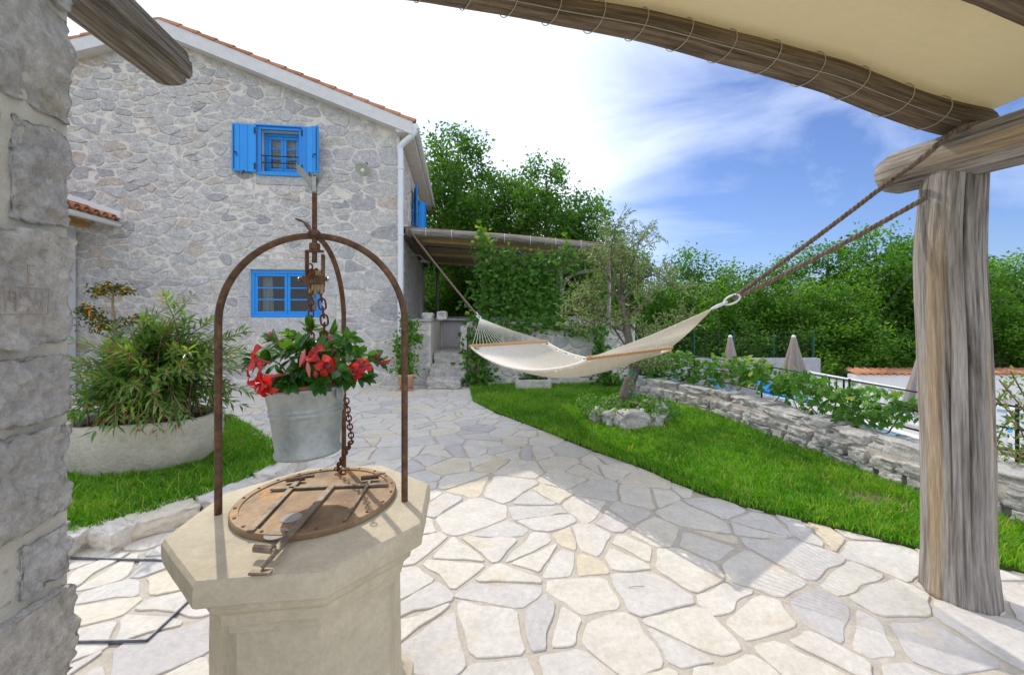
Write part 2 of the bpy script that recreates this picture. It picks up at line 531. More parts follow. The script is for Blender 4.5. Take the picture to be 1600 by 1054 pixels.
m_soil = pmat('lawn_soil', (.07, .10, .022), mott=(10, .6, 1.2), stain_or_shade=[(1.2, .60, (.13, .095, .05), .8)], rough=1, spec=.05, bump=(40, .6, .02))
m_dirt = pmat('potting_soil', (.07, .045, .03), mott=(20, .6, 1.3), rough=1, spec=.05, bump=(60, .8, .02))
m_ground = pmat('ground', (.10, .13, .045), mott=(.4, .7, 1.2), rough=1, spec=.05)
m_grey = pmat('grey_plaster', (.40, .40, .41), mott=(4, .85, 1.1), bump=(30, .3, .006), rough=.9)

# ================================================================== the ground, paving and lawns
def struct(o): o['kind'] = 'structure'; return o
gv = [(-900, -300, -1.32), (900, -300, -1.32), (900, 1500, -1.32), (-900, 1500, -1.32)]
struct(obj('ground', gv, [(0, 1, 2, 3)], m_ground))
# terrace of earth that the yard stands on (edge follows the low wall)
WL = [G(985, 612), G(1000, 622), G(1100, 645), G(1200, 683), G(1300, 722), G(1435, 774), G(1520, 800), G(1600, 826)]
WL = [np.array((p[0], p[1])) for p in WL]
WL.append(WL[-1] + (WL[-1] - WL[-2]) * 2.2)
wl_path = smooth_path(np.c_[np.array(WL), np.zeros(len(WL))], 60)[:, :2]
wt = np.gradient(wl_path, axis=0); wt /= np.linalg.norm(wt, axis=1)[:, None]
wn_ = np.c_[-wt[:, 1], wt[:, 0]]                       # away from the yard
if wn_[0][0] < 0: wn_ = -wn_
back = wl_path + wn_ * 0.5
yard = [tuple(p) for p in back[::6]] + [tuple(back[-1]), (back[-1][0] + .5, -3.5), (-14, -3.5), (-14, 24), (1.9, 24), (back[0][0] - .2, 9.6)]
mb = MB(); mb.prism(yard, -1.40, -0.008)
path = struct(mb.build('path', m_joint))

# --- flagstones
grass_px = [(735.6, 609), (740, 627), (771, 643), (828, 665), (859, 677), (911, 698), (962, 717), (1010, 734), (1050, 753), (1095, 770), (1172, 794), (1275, 818), (1380, 844), (1434, 857), (1500, 871), (1556, 885), (1640, 903), (1900, 960)]
grass_edge = np.array([G(*p)[:2] for p in grass_px])
def grass_x(y):                                         # path/lawn boundary: x at given y
    return np.interp(y, grass_edge[::-1, 1], grass_edge[::-1, 0])
lawn_px = [(118, 834), (174, 815), (258, 792), (335, 767), (400, 740), (448, 716), (452, 706), (425, 690), (390, 667), (362, 652), (300, 640)]
lawn_l = [tuple(G(p[0], p[1], .10)[:2]) for p in lawn_px]
lawn_l = [(-4.6, 2.62)] + lawn_l + [(-6.9, 5.9), (-6.9, 2.62)]
def in_poly(x, y, P):
    c = False; n = len(P)
    for i in range(n):
        (a, b), (p, q) = P[i], P[(i + 1) % n]
        if (b > y) != (q > y) and x < (p - a) * (y - b) / (q - b) + a: c = not c
    return c
R2, D2 = A3(.9912, .1322, 0), A3(-.1322, .9912, 0)
C0 = A3(-2.42, 8.8, 0)
def gable_y(x): return 8.8 + .1334 * (x + 2.42)
fr = random.Random(5)
seeds = darts(-8.6, 4.2, -1.4, 9.1, lambda x, y, r: (.22 + .20 * r.random()) if y < 4.2 else (.20 + .18 * r.random()), 38000, 1.0, fr)
cells = voronoi(seeds, [(-8.9, -1.6), (4.6, -1.6), (4.6, 9.3), (-8.9, 9.3)])
shards = []
for c in cells:
    if len(c) < 3: continue
    A = abs(area(c))
    if fr.random() < min(.75, A * 4.2):
        cx = sum(p[0] for p in c) / len(c) + fr.uniform(-.05, .05); cy = sum(p[1] for p in c) / len(c) + fr.uniform(-.05, .05)
        a = fr.uniform(0, math.pi); n = (math.cos(a), math.sin(a)); d = n[0] * cx + n[1] * cy
        for pc in (clip(c, n, d), clip(c, (-n[0], -n[1]), -d)):
            if len(pc) > 2: shards.append(pc)
    else: shards.append(c)
stones = []
for k, c in enumerate(shards):
    cx = sum(p[0] for p in c) / len(c); cy = sum(p[1] for p in c) / len(c)
    if cy > gable_y(cx) + .1 or in_poly(cx, cy, lawn_l): continue
    if cx > grass_x(cy) + .18: continue
    jw = fr.uniform(.006, .017) * (1.15 if cy < 3.5 else .8)
    q = inset(c, jw)
    if len(q) < 3 or abs(area(q)) < .006: continue
    q = [q[i] for i in range(len(q)) if math.dist(q[i], q[i - 1]) > .012]
    if len(q) < 3: continue
    yy = max(cy, .9); px = 800 + cx / yy * F; py = Y0 + H / yy * F
    vis = -80 < px < 1700 and py < 1130 and cy > .9
    if not vis and (cy > 5 or abs(cx) > 4.2): continue
    stones.append((abs(area(q)) / yy ** 3 if vis else 0, k, q))
stones.sort(key=lambda s: -s[0])
rest = MB()
for i, (w, k, q) in enumerate(stones):
    far = sum(p[1] for p in q) / len(q) > 4.5
    ol = outline(q, .07 if far else .03, .020, k, .09)
    V, Fc = slab(ol, fr.uniform(-.003, .003), .003, .003 if not far else .0, k, .02, 1 if far else 2)
    t = fr.random(); tone = .18 + .55 * t if fr.random() < .78 else (fr.uniform(.76, 1.0) if fr.random() < .55 else fr.uniform(0, .18))
    if i < 300: obj('flagstone', V, Fc, m_flag, path, False, tone)
    else: rest.add(V, Fc, tone)
if rest.n: rest.build('flagstones_small', m_flag, path, kind='stuff')

# --- metal edged hatch in the paving by the pillar
mb = MB()
for a, b in (((-1.72, 1.93), (-2.75, 1.90)), ((-1.72, 1.93), (-1.745, 2.53)), ((-1.745, 2.53), (-2.78, 2.58))):
    a, b = np.array(a), np.array(b); d = (b - a) / np.linalg.norm(b - a)
    mb.box(A3(*((a + b) / 2), .004), (np.linalg.norm(b - a), .007, .02), A3(*d, 0), A3(-d[1], d[0], 0))
tag(mb.build('hatch_frame', pmat('steel_edge', (.16, .17, .19), mott=(20, .7, 1.2), rough=.5, metal=.6)), 'thin dark metal edging strip of a hatch let into the paving beside the stone pillar', 'hatch frame')

# --- lawns: soil, then grass
lawn_r = [tuple(p) for p in grass_edge] + [tuple(p) for p in wl_path[::-1]] + [(2.4, 8.9), (-.9, 8.75)]
mb = MB(); mb.prism(lawn_r, -.01, .012); lawn1 = struct(mb.build('lawn_ground', m_soil))
mb = MB(); mb.prism(lawn_l, -.01, .085); lawn2 = struct(mb.build('lawn_bed', m_soil))
def grass(polys, dens, z, name, label, seed, hmul=1.0, bare=None):
    r = np.random.default_rng(seed)
    P = np.array(polys); x0, y0 = P.min(0); x1, y1 = P.max(0)
    n = int((x1 - x0) * (y1 - y0) * dens)
    X = np.c_[r.uniform(x0, x1, n), r.uniform(y0, y1, n)]
    ins = np.zeros(n, bool); m = len(P)
    for i in range(m):
        a, b = P[i]; p, q = P[(i + 1) % m]
        cond = (b > X[:, 1]) != (q > X[:, 1])
        xx = (p - a) * (X[:, 1] - b) / ((q - b) if abs(q - b) > 1e-9 else 1e-9) + a
        ins ^= cond & (X[:, 0] < xx)
    X = X[ins]
    px = 800 + X[:, 0] / X[:, 1] * F; py = Y0 + H / X[:, 1] * F
    X = X[(px > -160) & (px < 2100) & (py < 1250)]
    if bare is not None: X = X[r.random(len(X)) > bare(X)]
    n = len(X)
    clump = fbm(np.c_[X * 2.3, np.zeros(n)], 3); fine = fbm(np.c_[X * 13, np.ones(n)], 2)
    h = (.042 + .022 * r.random(n) + .018 * np.clip(clump + fine, -1, 1)) * hmul
    h *= np.where(r.random(n) < .04, 1.7, 1)
    a = r.uniform(0, 2 * math.pi, n); lean = r.uniform(.1, .9, n) * h
    w = (.0028 + .0014 * r.random(n)) * (1 + .10 * X[:, 1])
    d = np.c_[np.cos(a), np.sin(a)]; b = r.uniform(0, 2 * math.pi, n); s = np.c_[np.cos(b), np.sin(b)] * w[:, None]
    base = np.c_[X, np.full(n, z)]
    mid = base + np.c_[d * (lean * .35)[:, None], h * .62]
    tip = base + np.c_[d * lean[:, None], h]
    s3 = np.c_[s, np.zeros(n)]
    V = np.stack([base - s3, base + s3, mid + s3 * .8, mid - s3 * .8, tip], 1).reshape(-1, 3)
    o = np.arange(n)[:, None] * 5
    Fc = np.vstack([o + [0, 1, 2], o + [0, 2, 3], o + [3, 2, 4]])
    t = np.clip(.46 + .42 * clump + .18 * fine + .22 * r.standard_normal(n), 0, .95); t = np.where(r.random(n) < .055, 1.0, t)
    g = obj(name, V, Fc, m_grass, None, False, np.repeat(t, 5), kind='stuff')
    return tag(g, label, 'grass')
bp = G(1345, 775)[:2]; bp2 = G(1400, 790)[:2]
def bare(X):
    d = np.linalg.norm((X - bp) * [1, .8], axis=1); e = np.linalg.norm((X - bp2) * [1.2, .9], axis=1)
    return np.clip(1.15 - d / .26 + .4 * fbm(np.c_[X * 8, np.zeros(len(X))], 2), 0, .85) + np.clip(.7 - e / .3, 0, .4) * .5
a_ = np.linspace(0, 2 * math.pi, 40)[:-1]; rr_ = .24 * (1 + .45 * fbm(np.c_[np.cos(a_) * 2, np.sin(a_) * 2, a_ * 0], 3))
mb = MB(); mb.prism([(bp[0] + .04 + 1.15 * q * math.cos(t), bp[1] - .03 + q * math.sin(t)) for q, t in zip(rr_, a_)], .0, .017)
mb.build('bare_patch', pmat('bare_earth', (.26, .19, .12), mott=[(20, .6, 1.3)], rough=1, spec=.05, bump=(60, .8, .02)), lawn1)
lr = [(x + (.0 if i >= len(grass_edge) else -.012), y) for i, (x, y) in enumerate(lawn_r)]
grass(lr, 6500, .010, 'lawn_grass', 'short green lawn grass between the curved paving edge and the low stone wall', 3, 1.0, bare)
grass(lawn_l, 8500, .083, 'lawn_grass', 'lush green grass of the raised bed around the stone planter', 4, 1.15)

# --- kerb of the raised bed: one stone after another
kerb = struct(bpy.data.objects.new('kerb', None)); COL.objects.link(kerb)
kp = smooth_path(np.array([(-4.6, 2.62, 0)] + [tuple(G(p[0], p[1], .10)[:2]) + (0,) for p in lawn_px[:-1]]), 300)[:, :2]
kl = np.concatenate([[0], np.cumsum(np.linalg.norm(np.diff(kp, axis=0), axis=1))])
s = 0; k = 0; kr = random.Random(3)
while s < kl[-1] - .1:
    ln = kr.uniform(.26, .5); e = min(s + ln, kl[-1])
    a = A3(np.interp(s, kl, kp[:, 0]), np.interp(s, kl, kp[:, 1])); b = A3(np.interp(e, kl, kp[:, 0]), np.interp(e, kl, kp[:, 1]))
    d = (b - a) / np.linalg.norm(b - a); nrm = A3(d[1], -d[0]); c = (a + b) / 2 + nrm * .06
    V, Fc = rock((c[0], c[1], .042), (np.linalg.norm(b - a) * 1.03, .26 + kr.uniform(-.03, .05), .15 + kr.uniform(-.01, .02)), k + 40, 14, .80, .07, A3(d[0], d[1], 0), 2.4, .035)
    obj('kerb_stone', V, Fc, m_flag, kerb, True, kr.uniform(.2, .7) if kr.random() < .8 else kr.uniform(.8, 1)); k += 1
    s = e
# ================================================================== house
NG = -D2
def gp(px, py):
    k = (px - 800) / F
    s = (-2.42 - 8.8 * k) / (.9912 - .1322 * k)
    y = 8.8 - .1322 * s
    return -s, H - (py - Y0) / F * y
def gw(u, z, n=0.0): return C0 + R2 * u + A3(0, 0, z) + NG * n
EAVE, APEX, UA, UL = 5.42, 7.02, -4.56, -9.12
def rake(u): return EAVE + (APEX - EAVE) * (1 - abs(u - UA) / 4.56)
house = thing('stone_house', 'two storey house of pale rubble stone with blue window shutters', 'house', C0 + A3(-4.4, 3, 0))
up = (*gp(408, 203), *gp(469, 271)); lo = (*gp(391, 421), *gp(504, 496))
HU = (up[0], up[3], up[2], up[1]); HL = (lo[0], lo[3], lo[2], lo[1])      # u0,z0,u1,z1
def panel(mb, u0, u1, z0, z1=None, th=.45, n1=0.0):
    """slab of the gable wall; z1 None = up to the rake"""
    if z1 is None:
        us = [u0] + ([UA] if u0 < UA < u1 else []) + [u1]
        poly = [(u0, z0), (u1, z0)] + [(u, rake(u)) for u in us[::-1]]
    else: poly = [(u0, z0), (u1, z0), (u1, z1), (u0, z1)]
    n = len(poly)
    V = [gw(p[0], p[1], n1) for p in poly] + [gw(p[0], p[1], -th) for p in poly]
    Fc = [tuple(range(n)), tuple(range(n, 2 * n))[::-1]] + [(i, n + i, n + (i + 1) % n, (i + 1) % n) for i in range(n)]
    mb.add(V, Fc)
mb = MB()
us = sorted({UL, HL[0], HU[0], HU[2], HL[2], 0.0})
for a, b in zip(us[:-1], us[1:]):
    z = -.1
    for Hh in sorted([h for h in (HU, HL) if h[0] < b - 1e-6 and h[2] > a + 1e-6], key=lambda h: h[1]):
        panel(mb, a, b, z, Hh[1]); z = Hh[3]
    panel(mb, a, b, z)
wall = mb.build('wall', m_mortar, house)
# dressed stones round the openings
dress = []
def dstone(u0, u1, z0, z1, tone, h=.022):
    e = .008
    P = [(u0 + e, z0 + e), (u1 - e, z0 + e), (u1 - e, z1 - e), (u0 + e, z1 - e)]
    ol = outline(P, .12, .006, len(dress), .04)
    V, Fc = slab(ol, h, .008, .006, len(dress) + 3, .02, 2)
    V = np.array([gw(*p) for p in V])
    obj('dressed_stone', V, Fc, m_stone, wall, False, tone); dress.append((u0, z0, u1, z1))
u0, z0, u1, z1 = HU
dstone(u0 - .10, u1 + .32, z0 - .27, z0 - .03, .22); dstone(u0 - .12, u1 + .12, z1 + .04, z1 + .20, .5)
a0, b0, a1, b1 = HL
dstone(a0 - .34, a1 + .42, b1 + .0, b1 + .24, .62); dstone(a0 - .30, a1 + .34, b0 - .30, b0 - .0, .55)
dstone(a0 - .26, a0 - .0, b0 + .42, b1, .3); dstone(a0 - .22, a0 - .0, b0, b0 + .42, .34)
dstone(a1 + .0, a1 + .34, b0 + .46, b1, .5); dstone(a1 + .0, a1 + .28, b0, b0 + .46, .58)
# shutters hide nothing of the stonework behind them: they stand clear of the wall
holes = [HU, HL] + dress
hr = random.Random(12)
def rf(u, z, r):
    if z > rake(u) - .05: return None
    for h in holes:
        if h[0] - .03 < u < h[2] + .03 and h[1] - .03 < z < h[3] + .03: return None
    if u > -1.1: return r.uniform(.26, .44)
    if z < .9: return r.uniform(.24, .40)
    return r.choice((.09, .12, .15, .2, .27, .34)) * r.uniform(.9, 1.15)
pts = darts(-6.5, -.04, -.02, 7.0, rf, 14000, 1.75, hr)
bound = [(-6.6, -.05), (-.012, -.05), (-.012, EAVE), (UA, APEX), (-6.6, rake(-6.6))]
cells = voronoi(pts, bound, 1.75)
wst = []
for k, (p, c) in enumerate(zip(pts, cells)):
    for h in holes:
        if len(c) < 3: break
        if max(q[0] for q in c) > h[0] and min(q[0] for q in c) < h[2] and max(q[1] for q in c) > h[1] and min(q[1] for q in c) < h[3]:
            opt = [(h[0] - p[0], (1, 0), h[0]), (p[0] - h[2], (-1, 0), -h[2]), (h[1] - p[1], (0, 1), h[1]), (p[1] - h[3], (0, -1), -h[3])]
            g = max(opt); c = clip(c, g[1], g[2])
    if len(c) < 3: continue
    q = inset(c, hr.uniform(.003, .014))
    q = [q[i] for i in range(len(q)) if math.dist(q[i], q[i - 1]) > .012]
    if len(q) < 3 or abs(area(q)) < .002: continue
    wst.append((abs(area(q)), k, q))
wst.sort(key=lambda s: -s[0])
rest = MB()
for i, (w, k, q) in enumerate(wst):
    ol = outline(q, .06, .020, k, .15)
    V, Fc = slab(ol, hr.uniform(.004, .020), .010, .022, k, .02, 2)
    V = C0 + V[:, :1] * R2 + V[:, 1:2] * A3(0, 0, 1) + V[:, 2:] * NG
    t = hr.random(); tone = hr.uniform(.3, .85) if t < .80 else (hr.uniform(0, .25) if t < .93 else hr.uniform(.88, 1))
    if i < 288: obj('wall_stone', V, Fc, m_stone, wall, False, tone)
    else: rest.add(V, Fc, tone)
rest.build('wall_stones_small', m_stone, wall, kind='stuff')

# side wall along the terrace
def sw(t, z, n=0.0): return C0 + D2 * t + A3(0, 0, z) + R2 * n
SL = 6.9
mb = MB()
def side_panel(t0, t1, z0, z1):
    mb.box(sw((t0 + t1) / 2, (z0 + z1) / 2, -.225), (t1 - t0, .45, z1 - z0), D2, R2)
side_panel(.45, 2.55, -.1, EAVE - .1); side_panel(3.55, 4.4, -.1, EAVE - .1); side_panel(5.4, SL, -.1, EAVE - .1)
side_panel(2.55, 3.55, -.1, 3.85); side_panel(2.55, 3.55, 4.95, EAVE - .1); side_panel(4.4, 5.4, 3.3, EAVE - .1); side_panel(4.4, 5.4, -.1, 1.3)
swall = mb.build('side_wall', m_mortar, house)
pts = darts(.05, SL - .05, 0.0, EAVE - .15, lambda u, z, r: None if (2.4 < u < 3.7 and 3.7 < z < 5.1) or (4.3 < u < 5.5 and 1.2 < z < 3.4) else r.uniform(.16, .4), 5000, 1.6, hr)
cells = voronoi(pts, [(0.012, -.05), (SL, -.05), (SL, EAVE - .12), (0.012, EAVE - .12)], 1.6)
rest = MB()
for k, c in enumerate(cells):
    for h in ((2.5, 3.8, 3.6, 5.0), (4.35, 1.3, 5.45, 3.35)):
        if len(c) > 2 and max(q[0] for q in c) > h[0] and min(q[0] for q in c) < h[2] and max(q[1] for q in c) > h[1] and min(q[1] for q in c) < h[3]:
            p = pts[k]; g = max([(h[0] - p[0], (1, 0), h[0]), (p[0] - h[2], (-1, 0), -h[2]), (h[1] - p[1], (0, 1), h[1]), (p[1] - h[3], (0, -1), -h[3])])
            c = clip(c, g[1], g[2])
    if len(c) < 3: continue
    q = inset(c, .018)
    if len(q) < 3: continue
    V, Fc = slab(outline(q, .12, .01, k, .25), hr.uniform(.01, .028), .016, .01, k, .02, 1)
    rest.add(C0 + V[:, :1] * D2 + V[:, 1:2] * A3(0, 0, 1) + V[:, 2:] * R2, Fc, hr.uniform(.25, .9))
rest.build('side_wall_stones', m_stone, swall, kind='stuff')
# back and left walls close the house, floor slab between storeys
mb = MB()
mb.box(gw(-4.56, 2.7, -SL + .2), (9.1, .4, 5.6), R2, D2); mb.box(gw(UL + .2, 2.7, -SL / 2), (.4, SL - .9, 5.4), R2, D2)
mb.box(gw(-4.56, 2.9, -SL / 2), (8.2, SL - .9, .2), R2, D2)
mb.build('rear_wall', m_white, house)
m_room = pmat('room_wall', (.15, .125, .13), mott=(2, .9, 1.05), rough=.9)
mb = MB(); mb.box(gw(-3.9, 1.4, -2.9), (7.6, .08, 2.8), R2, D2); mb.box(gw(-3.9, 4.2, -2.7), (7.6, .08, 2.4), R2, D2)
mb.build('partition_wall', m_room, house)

# roof: slabs, white verge boards, tile edge
m_verge = pmat('verge_board', (.72, .70, .68), mott=(5, .9, 1.04), rough=.7)
roof = None
mb = MB()
OV = .30
for sg in (1, -1):
    ue = UA + sg * (4.56 + OV); ze = EAVE - (APEX - EAVE) / 4.56 * OV
    Vv = []
    for n in (.20, -SL - .2):
        for (u, z) in ((UA, APEX), (ue, ze)):
            for dz in (.0, .12): Vv.append(gw(u, z + dz + .14, n))
    Fq = [(0, 2, 3, 1), (4, 5, 7, 6), (1, 3, 7, 5), (0, 4, 6, 2), (2, 6, 7, 3), (0, 1, 5, 4)]
    mb.add(Vv, Fq if sg > 0 else [f[::-1] for f in Fq])
roof = mb.build('roof', m_verge, house)
sl = math.hypot(4.56 + OV, (APEX - EAVE) / 4.56 * (4.56 + OV))
for sg in (1, -1):
    ue = UA + sg * (4.56 + OV); ze = EAVE - (APEX - EAVE) / 4.56 * OV
    mb = MB()
    Vv = []
    for n in (.23, -.10):
        for (u, z) in ((UA, APEX), (ue, ze)):
            for dz in (-.02, .13): Vv.append(gw(u, z + dz, n))
    Fq = [(0, 2, 3, 1), (4, 5, 7, 6), (1, 3, 7, 5), (0, 4, 6, 2), (2, 6, 7, 3), (0, 1, 5, 4)]
    mb.add(Vv, Fq if sg > 0 else [f[::-1] for f in Fq])
    mb.build('verge_board', m_verge, roof)
    # barrel tiles along the verge: each an own piece, overlapping down the slope
    a = gw(UA, APEX + .27, .12); b = gw(ue, ze + .27, .12); d = unit(b - a)
    nt = 15; stp = np.linalg.norm(b - a) / nt
    upn = unit(np.cross(d, NG)); upn = upn if upn[2] > 0 else -upn
    for k in range(nt):
        p = a + d * stp * k; Vv = []; Fq = []; m = 7
        for e, (pp, rr, lift) in enumerate(((p, .085, .0), (p + d * stp * 1.12, .10, .012))):
            for j in range(m):
                an = math.pi * j / (m - 1)
                for th in (0, .018): Vv.append(pp + NG * (rr - th) * math.cos(an) + upn * ((rr - th) * math.sin(an) + lift - .015))
        for j in range(m - 1):
            o1, o2 = 2 * j, 2 * j + 2; q1 = 2 * m
            Fq += [(o1, o2, o2 + q1, o1 + q1), (o1 + 1, o1 + 1 + q1, o2 + 1 + q1, o2 + 1), (o1 + q1, o2 + q1, o2 + 1 + q1, o1 + 1 + q1), (o1, o1 + 1, o2 + 1, o2)]
        Fq += [(0, 2 * m, 2 * m + 1, 1), (2 * m - 2, 2 * m - 1, 4 * m - 1, 4 * m - 2)]
        obj('roof_tile', Vv, Fq, m_tile, roof, False, hr.random())
# field tiles: one corrugated sheet of barrel tiles per slope
mb = MB()
for sg in (1, -1):
    ue = UA + sg * (4.56 + OV + .05); ze = EAVE - (APEX - EAVE) / 4.56 * (OV + .05)
    nn = np.arange(0.0, SL + .01, .05); Vv = []
    for i, n in enumerate(nn):
        h = .285 + .03 * math.sin(n / .22 * 2 * math.pi)
        Vv += [gw(UA, APEX + h, -n), gw(ue, ze + h, -n)]
    mb.add(Vv, [(2 * i, 2 * i + 2, 2 * i + 3, 2 * i + 1) for i in range(len(nn) - 1)], .5)
mb.build('roof_tiles', m_tile, roof, kind='stuff')
# eave box and gutter on the terrace side
mb = MB(); mb.box(sw(SL / 2 - .02, EAVE - .03, .13), (SL + .36, .34, .10), D2, R2); mb.build('eave_soffit', m_verge, house)
mb = MB(); mb.tube([sw(-.2, EAVE + .06, .36), sw(SL + .1, EAVE + .06, .36)], .065, 10); mb.build('gutter', m_whitem, house)
# downspout
a = gp(628, 212); dp = smooth_path([sw(-.14, EAVE + .02, .34), sw(-.15, EAVE - .10, .30), gw(.04, EAVE - .36, .12), gw(.04, EAVE - .6, .11), gw(.04, 3, .11), gw(.04, .45, .11)], 40)
mb = MB(); mb.tube(dp, .062, 14)
ds = mb.build('downspout', m_whitem, house, True)
for z in (4.6, 3.2, 1.7):
    m2 = MB(); m2.lathe([(.066, -.015), (.074, -.012), (.074, .012), (.066, .015)], gw(.04, z, .11), 14); m2.build('pipe_clip', m_whitem, ds)

# windows
m_glass = bpy.data.materials.new('window_glass'); m_glass.use_nodes = True
gn, gl = m_glass.node_tree.nodes, m_glass.node_tree.links
gn.remove(gn['Principled BSDF'])
tr = gn.new('ShaderNodeBsdfTransparent'); tr.inputs[0].default_value = (.82, .85, .86, 1)
gg = gn.new('ShaderNodeBsdfGlossy'); gg.inputs['Roughness'].default_value = .02
fz = gn.new('ShaderNodeFresnel'); fz.inputs[0].default_value = 1.45
gx = gn.new('ShaderNodeMixShader'); gl.new(fz.outputs[0], gx.inputs[0]); gl.new(tr.outputs[0], gx.inputs[1]); gl.new(gg.outputs[0], gx.inputs[2])
gl.new(gx.outputs[0], gn['Material Output'].inputs['Surface'])
m_lace = pmat('checked_curtain', [(0, (.60, .62, .55)), (1, (.60, .62, .55))], rough=.95)
def check_curtain():
    m = m_lace; nt = m.node_tree; N, L = nt.nodes, nt.links; b = N['Principled BSDF']
    t = N.new('ShaderNodeTexCoord'); mp_ = N.new('ShaderNodeMapping'); mp_.inputs['Rotation'].default_value = (0, 0, -math.radians(7.6))
    L.new(t.outputs['Object'], mp_.inputs['Vector'])
    sp = N.new('ShaderNodeSeparateXYZ'); L.new(mp_.outputs[0], sp.inputs[0])
    outs = []
    for ax in (0, 2):
        mu = N.new('ShaderNodeMath'); mu.operation = 'MULTIPLY'; mu.inputs[1].default_value = 2 * math.pi / .045; L.new(sp.outputs[ax], mu.inputs[0])
        si = N.new('ShaderNodeMath'); si.operation = 'SINE'; L.new(mu.outputs[0], si.inputs[0])
        gt = N.new('ShaderNodeMath'); gt.operation = 'GREATER_THAN'; gt.inputs[1].default_value = .35; L.new(si.outputs[0], gt.inputs[0]); outs.append(gt)
    mx = N.new('ShaderNodeMath'); mx.operation = 'MAXIMUM'; L.new(outs[0].outputs[0], mx.inputs[0]); L.new(outs[1].outputs[0], mx.inputs[1])
    cx_ = N.new('ShaderNodeMix'); cx_.data_type = 'RGBA'; cx_.inputs[6].default_value = (.30, .34, .33, 1); cx_.inputs[7].default_value = (.62, .66, .56, 1)
    L.new(mx.outputs[0], cx_.inputs['Factor']); L.new(cx_.outputs[2], b.inputs['Base Color'])
check_curtain()
def curtain(parent, u0, u1, z0, z1, n, flare=0.0):
    Vv = []; m = 28
    for j in range(9):
        z = z1 + (z0 - z1) * j / 8
        for i in range(m):
            t = i / (m - 1)
            Vv.append(gw(u0 + (u1 - u0) * t * (1 + flare * j / 8), z, n + .025 * math.sin(t * 26) * (.4 + .6 * j / 8)))
    obj('curtain', Vv, [(j * m + i, j * m + i + 1, (j + 1) * m + i + 1, (j + 1) * m + i) for j in range(8) for i in range(m - 1)], m_lace, parent, True)
def gbox(mb, u0, u1, z0, z1, n0, n1, bevel=.006, tone=.5):
    mb.box(gw((u0 + u1) / 2, (z0 + z1) / 2, (n0 + n1) / 2), (u1 - u0, n1 - n0, z1 - z0), R2, D2, tone, bevel)
def window(hole, n, rows, label):
    u0, z0, u1, z1 = hole; fr_ = .075
    mb = MB()
    gbox(mb, u0 + .004, u1 - .004, z1 - fr_, z1 - .004, n - .06, n); gbox(mb, u0 + .004, u1 - .004, z0 + .004, z0 + fr_, n - .06, n)
    gbox(mb, u0 + .004, u0 + fr_, z0 + fr_, z1 - fr_, n - .06, n); gbox(mb, u1 - fr_, u1 - .004, z0 + fr_, z1 - fr_, n - .06, n)
    w = mb.build('window', m_blue, house)
    w['label'] = label
    um = (u0 + u1) / 2; st = .055
    for a, b in ((u0 + fr_, um - .002), (um + .002, u1 - fr_)):
        mb = MB()
        za, zb = z0 + fr_, z1 - fr_
        gbox(mb, a, b, zb - st, zb, n - .05, n - .012); gbox(mb, a, b, za, za + st, n - .05, n - .012)
        gbox(mb, a, a + st, za + st, zb - st, n - .05, n - .012); gbox(mb, b - st, b, za + st, zb - st, n - .05, n - .012)
        hgt = (zb - za - 2 * st)
        for k in range(1, rows): gbox(mb, a + st, b - st, za + st + hgt * k / rows - .014, za + st + hgt * k / rows + .014, n - .045, n - .016)
        mb.build('sash', m_blue, w)
        for k in range(rows):
            mg = MB(); gbox(mg, a + st, b - st, za + st + hgt * k / rows + (.014 if k else 0), za + st + hgt * (k + 1) / rows - (.014 if k < rows - 1 else 0), n - .034, n - .029, 0)
            mg.build('pane', m_glass, w)
    return w
wu = window(HU, -.13, 3, 'small upper window with blue frame')
wlo = window(HL, -.02, 3, 'wide lower window with blue frame')
curtain(wu, HU[0] + .1, HU[2] - .1, HU[1] + .1, HU[3] - .1, -.25)
curtain(wlo, HL[0] + .14, HL[0] + .34, HL[1] + .1, HL[3] - .08, -.22, .15); curtain(wlo, HL[2] - .28, HL[2] - .12, HL[1] + .1, HL[3] - .08, -.22)
# casing of the upper window
mb = MB(); u0, z0, u1, z1 = HU; c = .06
gbox(mb, u0 - c, u0 + .012, z0, z1, -.02, .04); gbox(mb, u1 - .012, u1 + c, z0, z1, -.02, .04)
gbox(mb, u0 - c, u1 + c, z0 - c - .02, z0, -.10, .05); gbox(mb, u0 - c, u1 + c, z1, z1 + c, -.02, .04); gbox(mb, u0 - c - .05, u1 + c + .03, z1 + c, z1 + c + .03, -.01, .075)
mb.build('window_casing', m_blue, house)
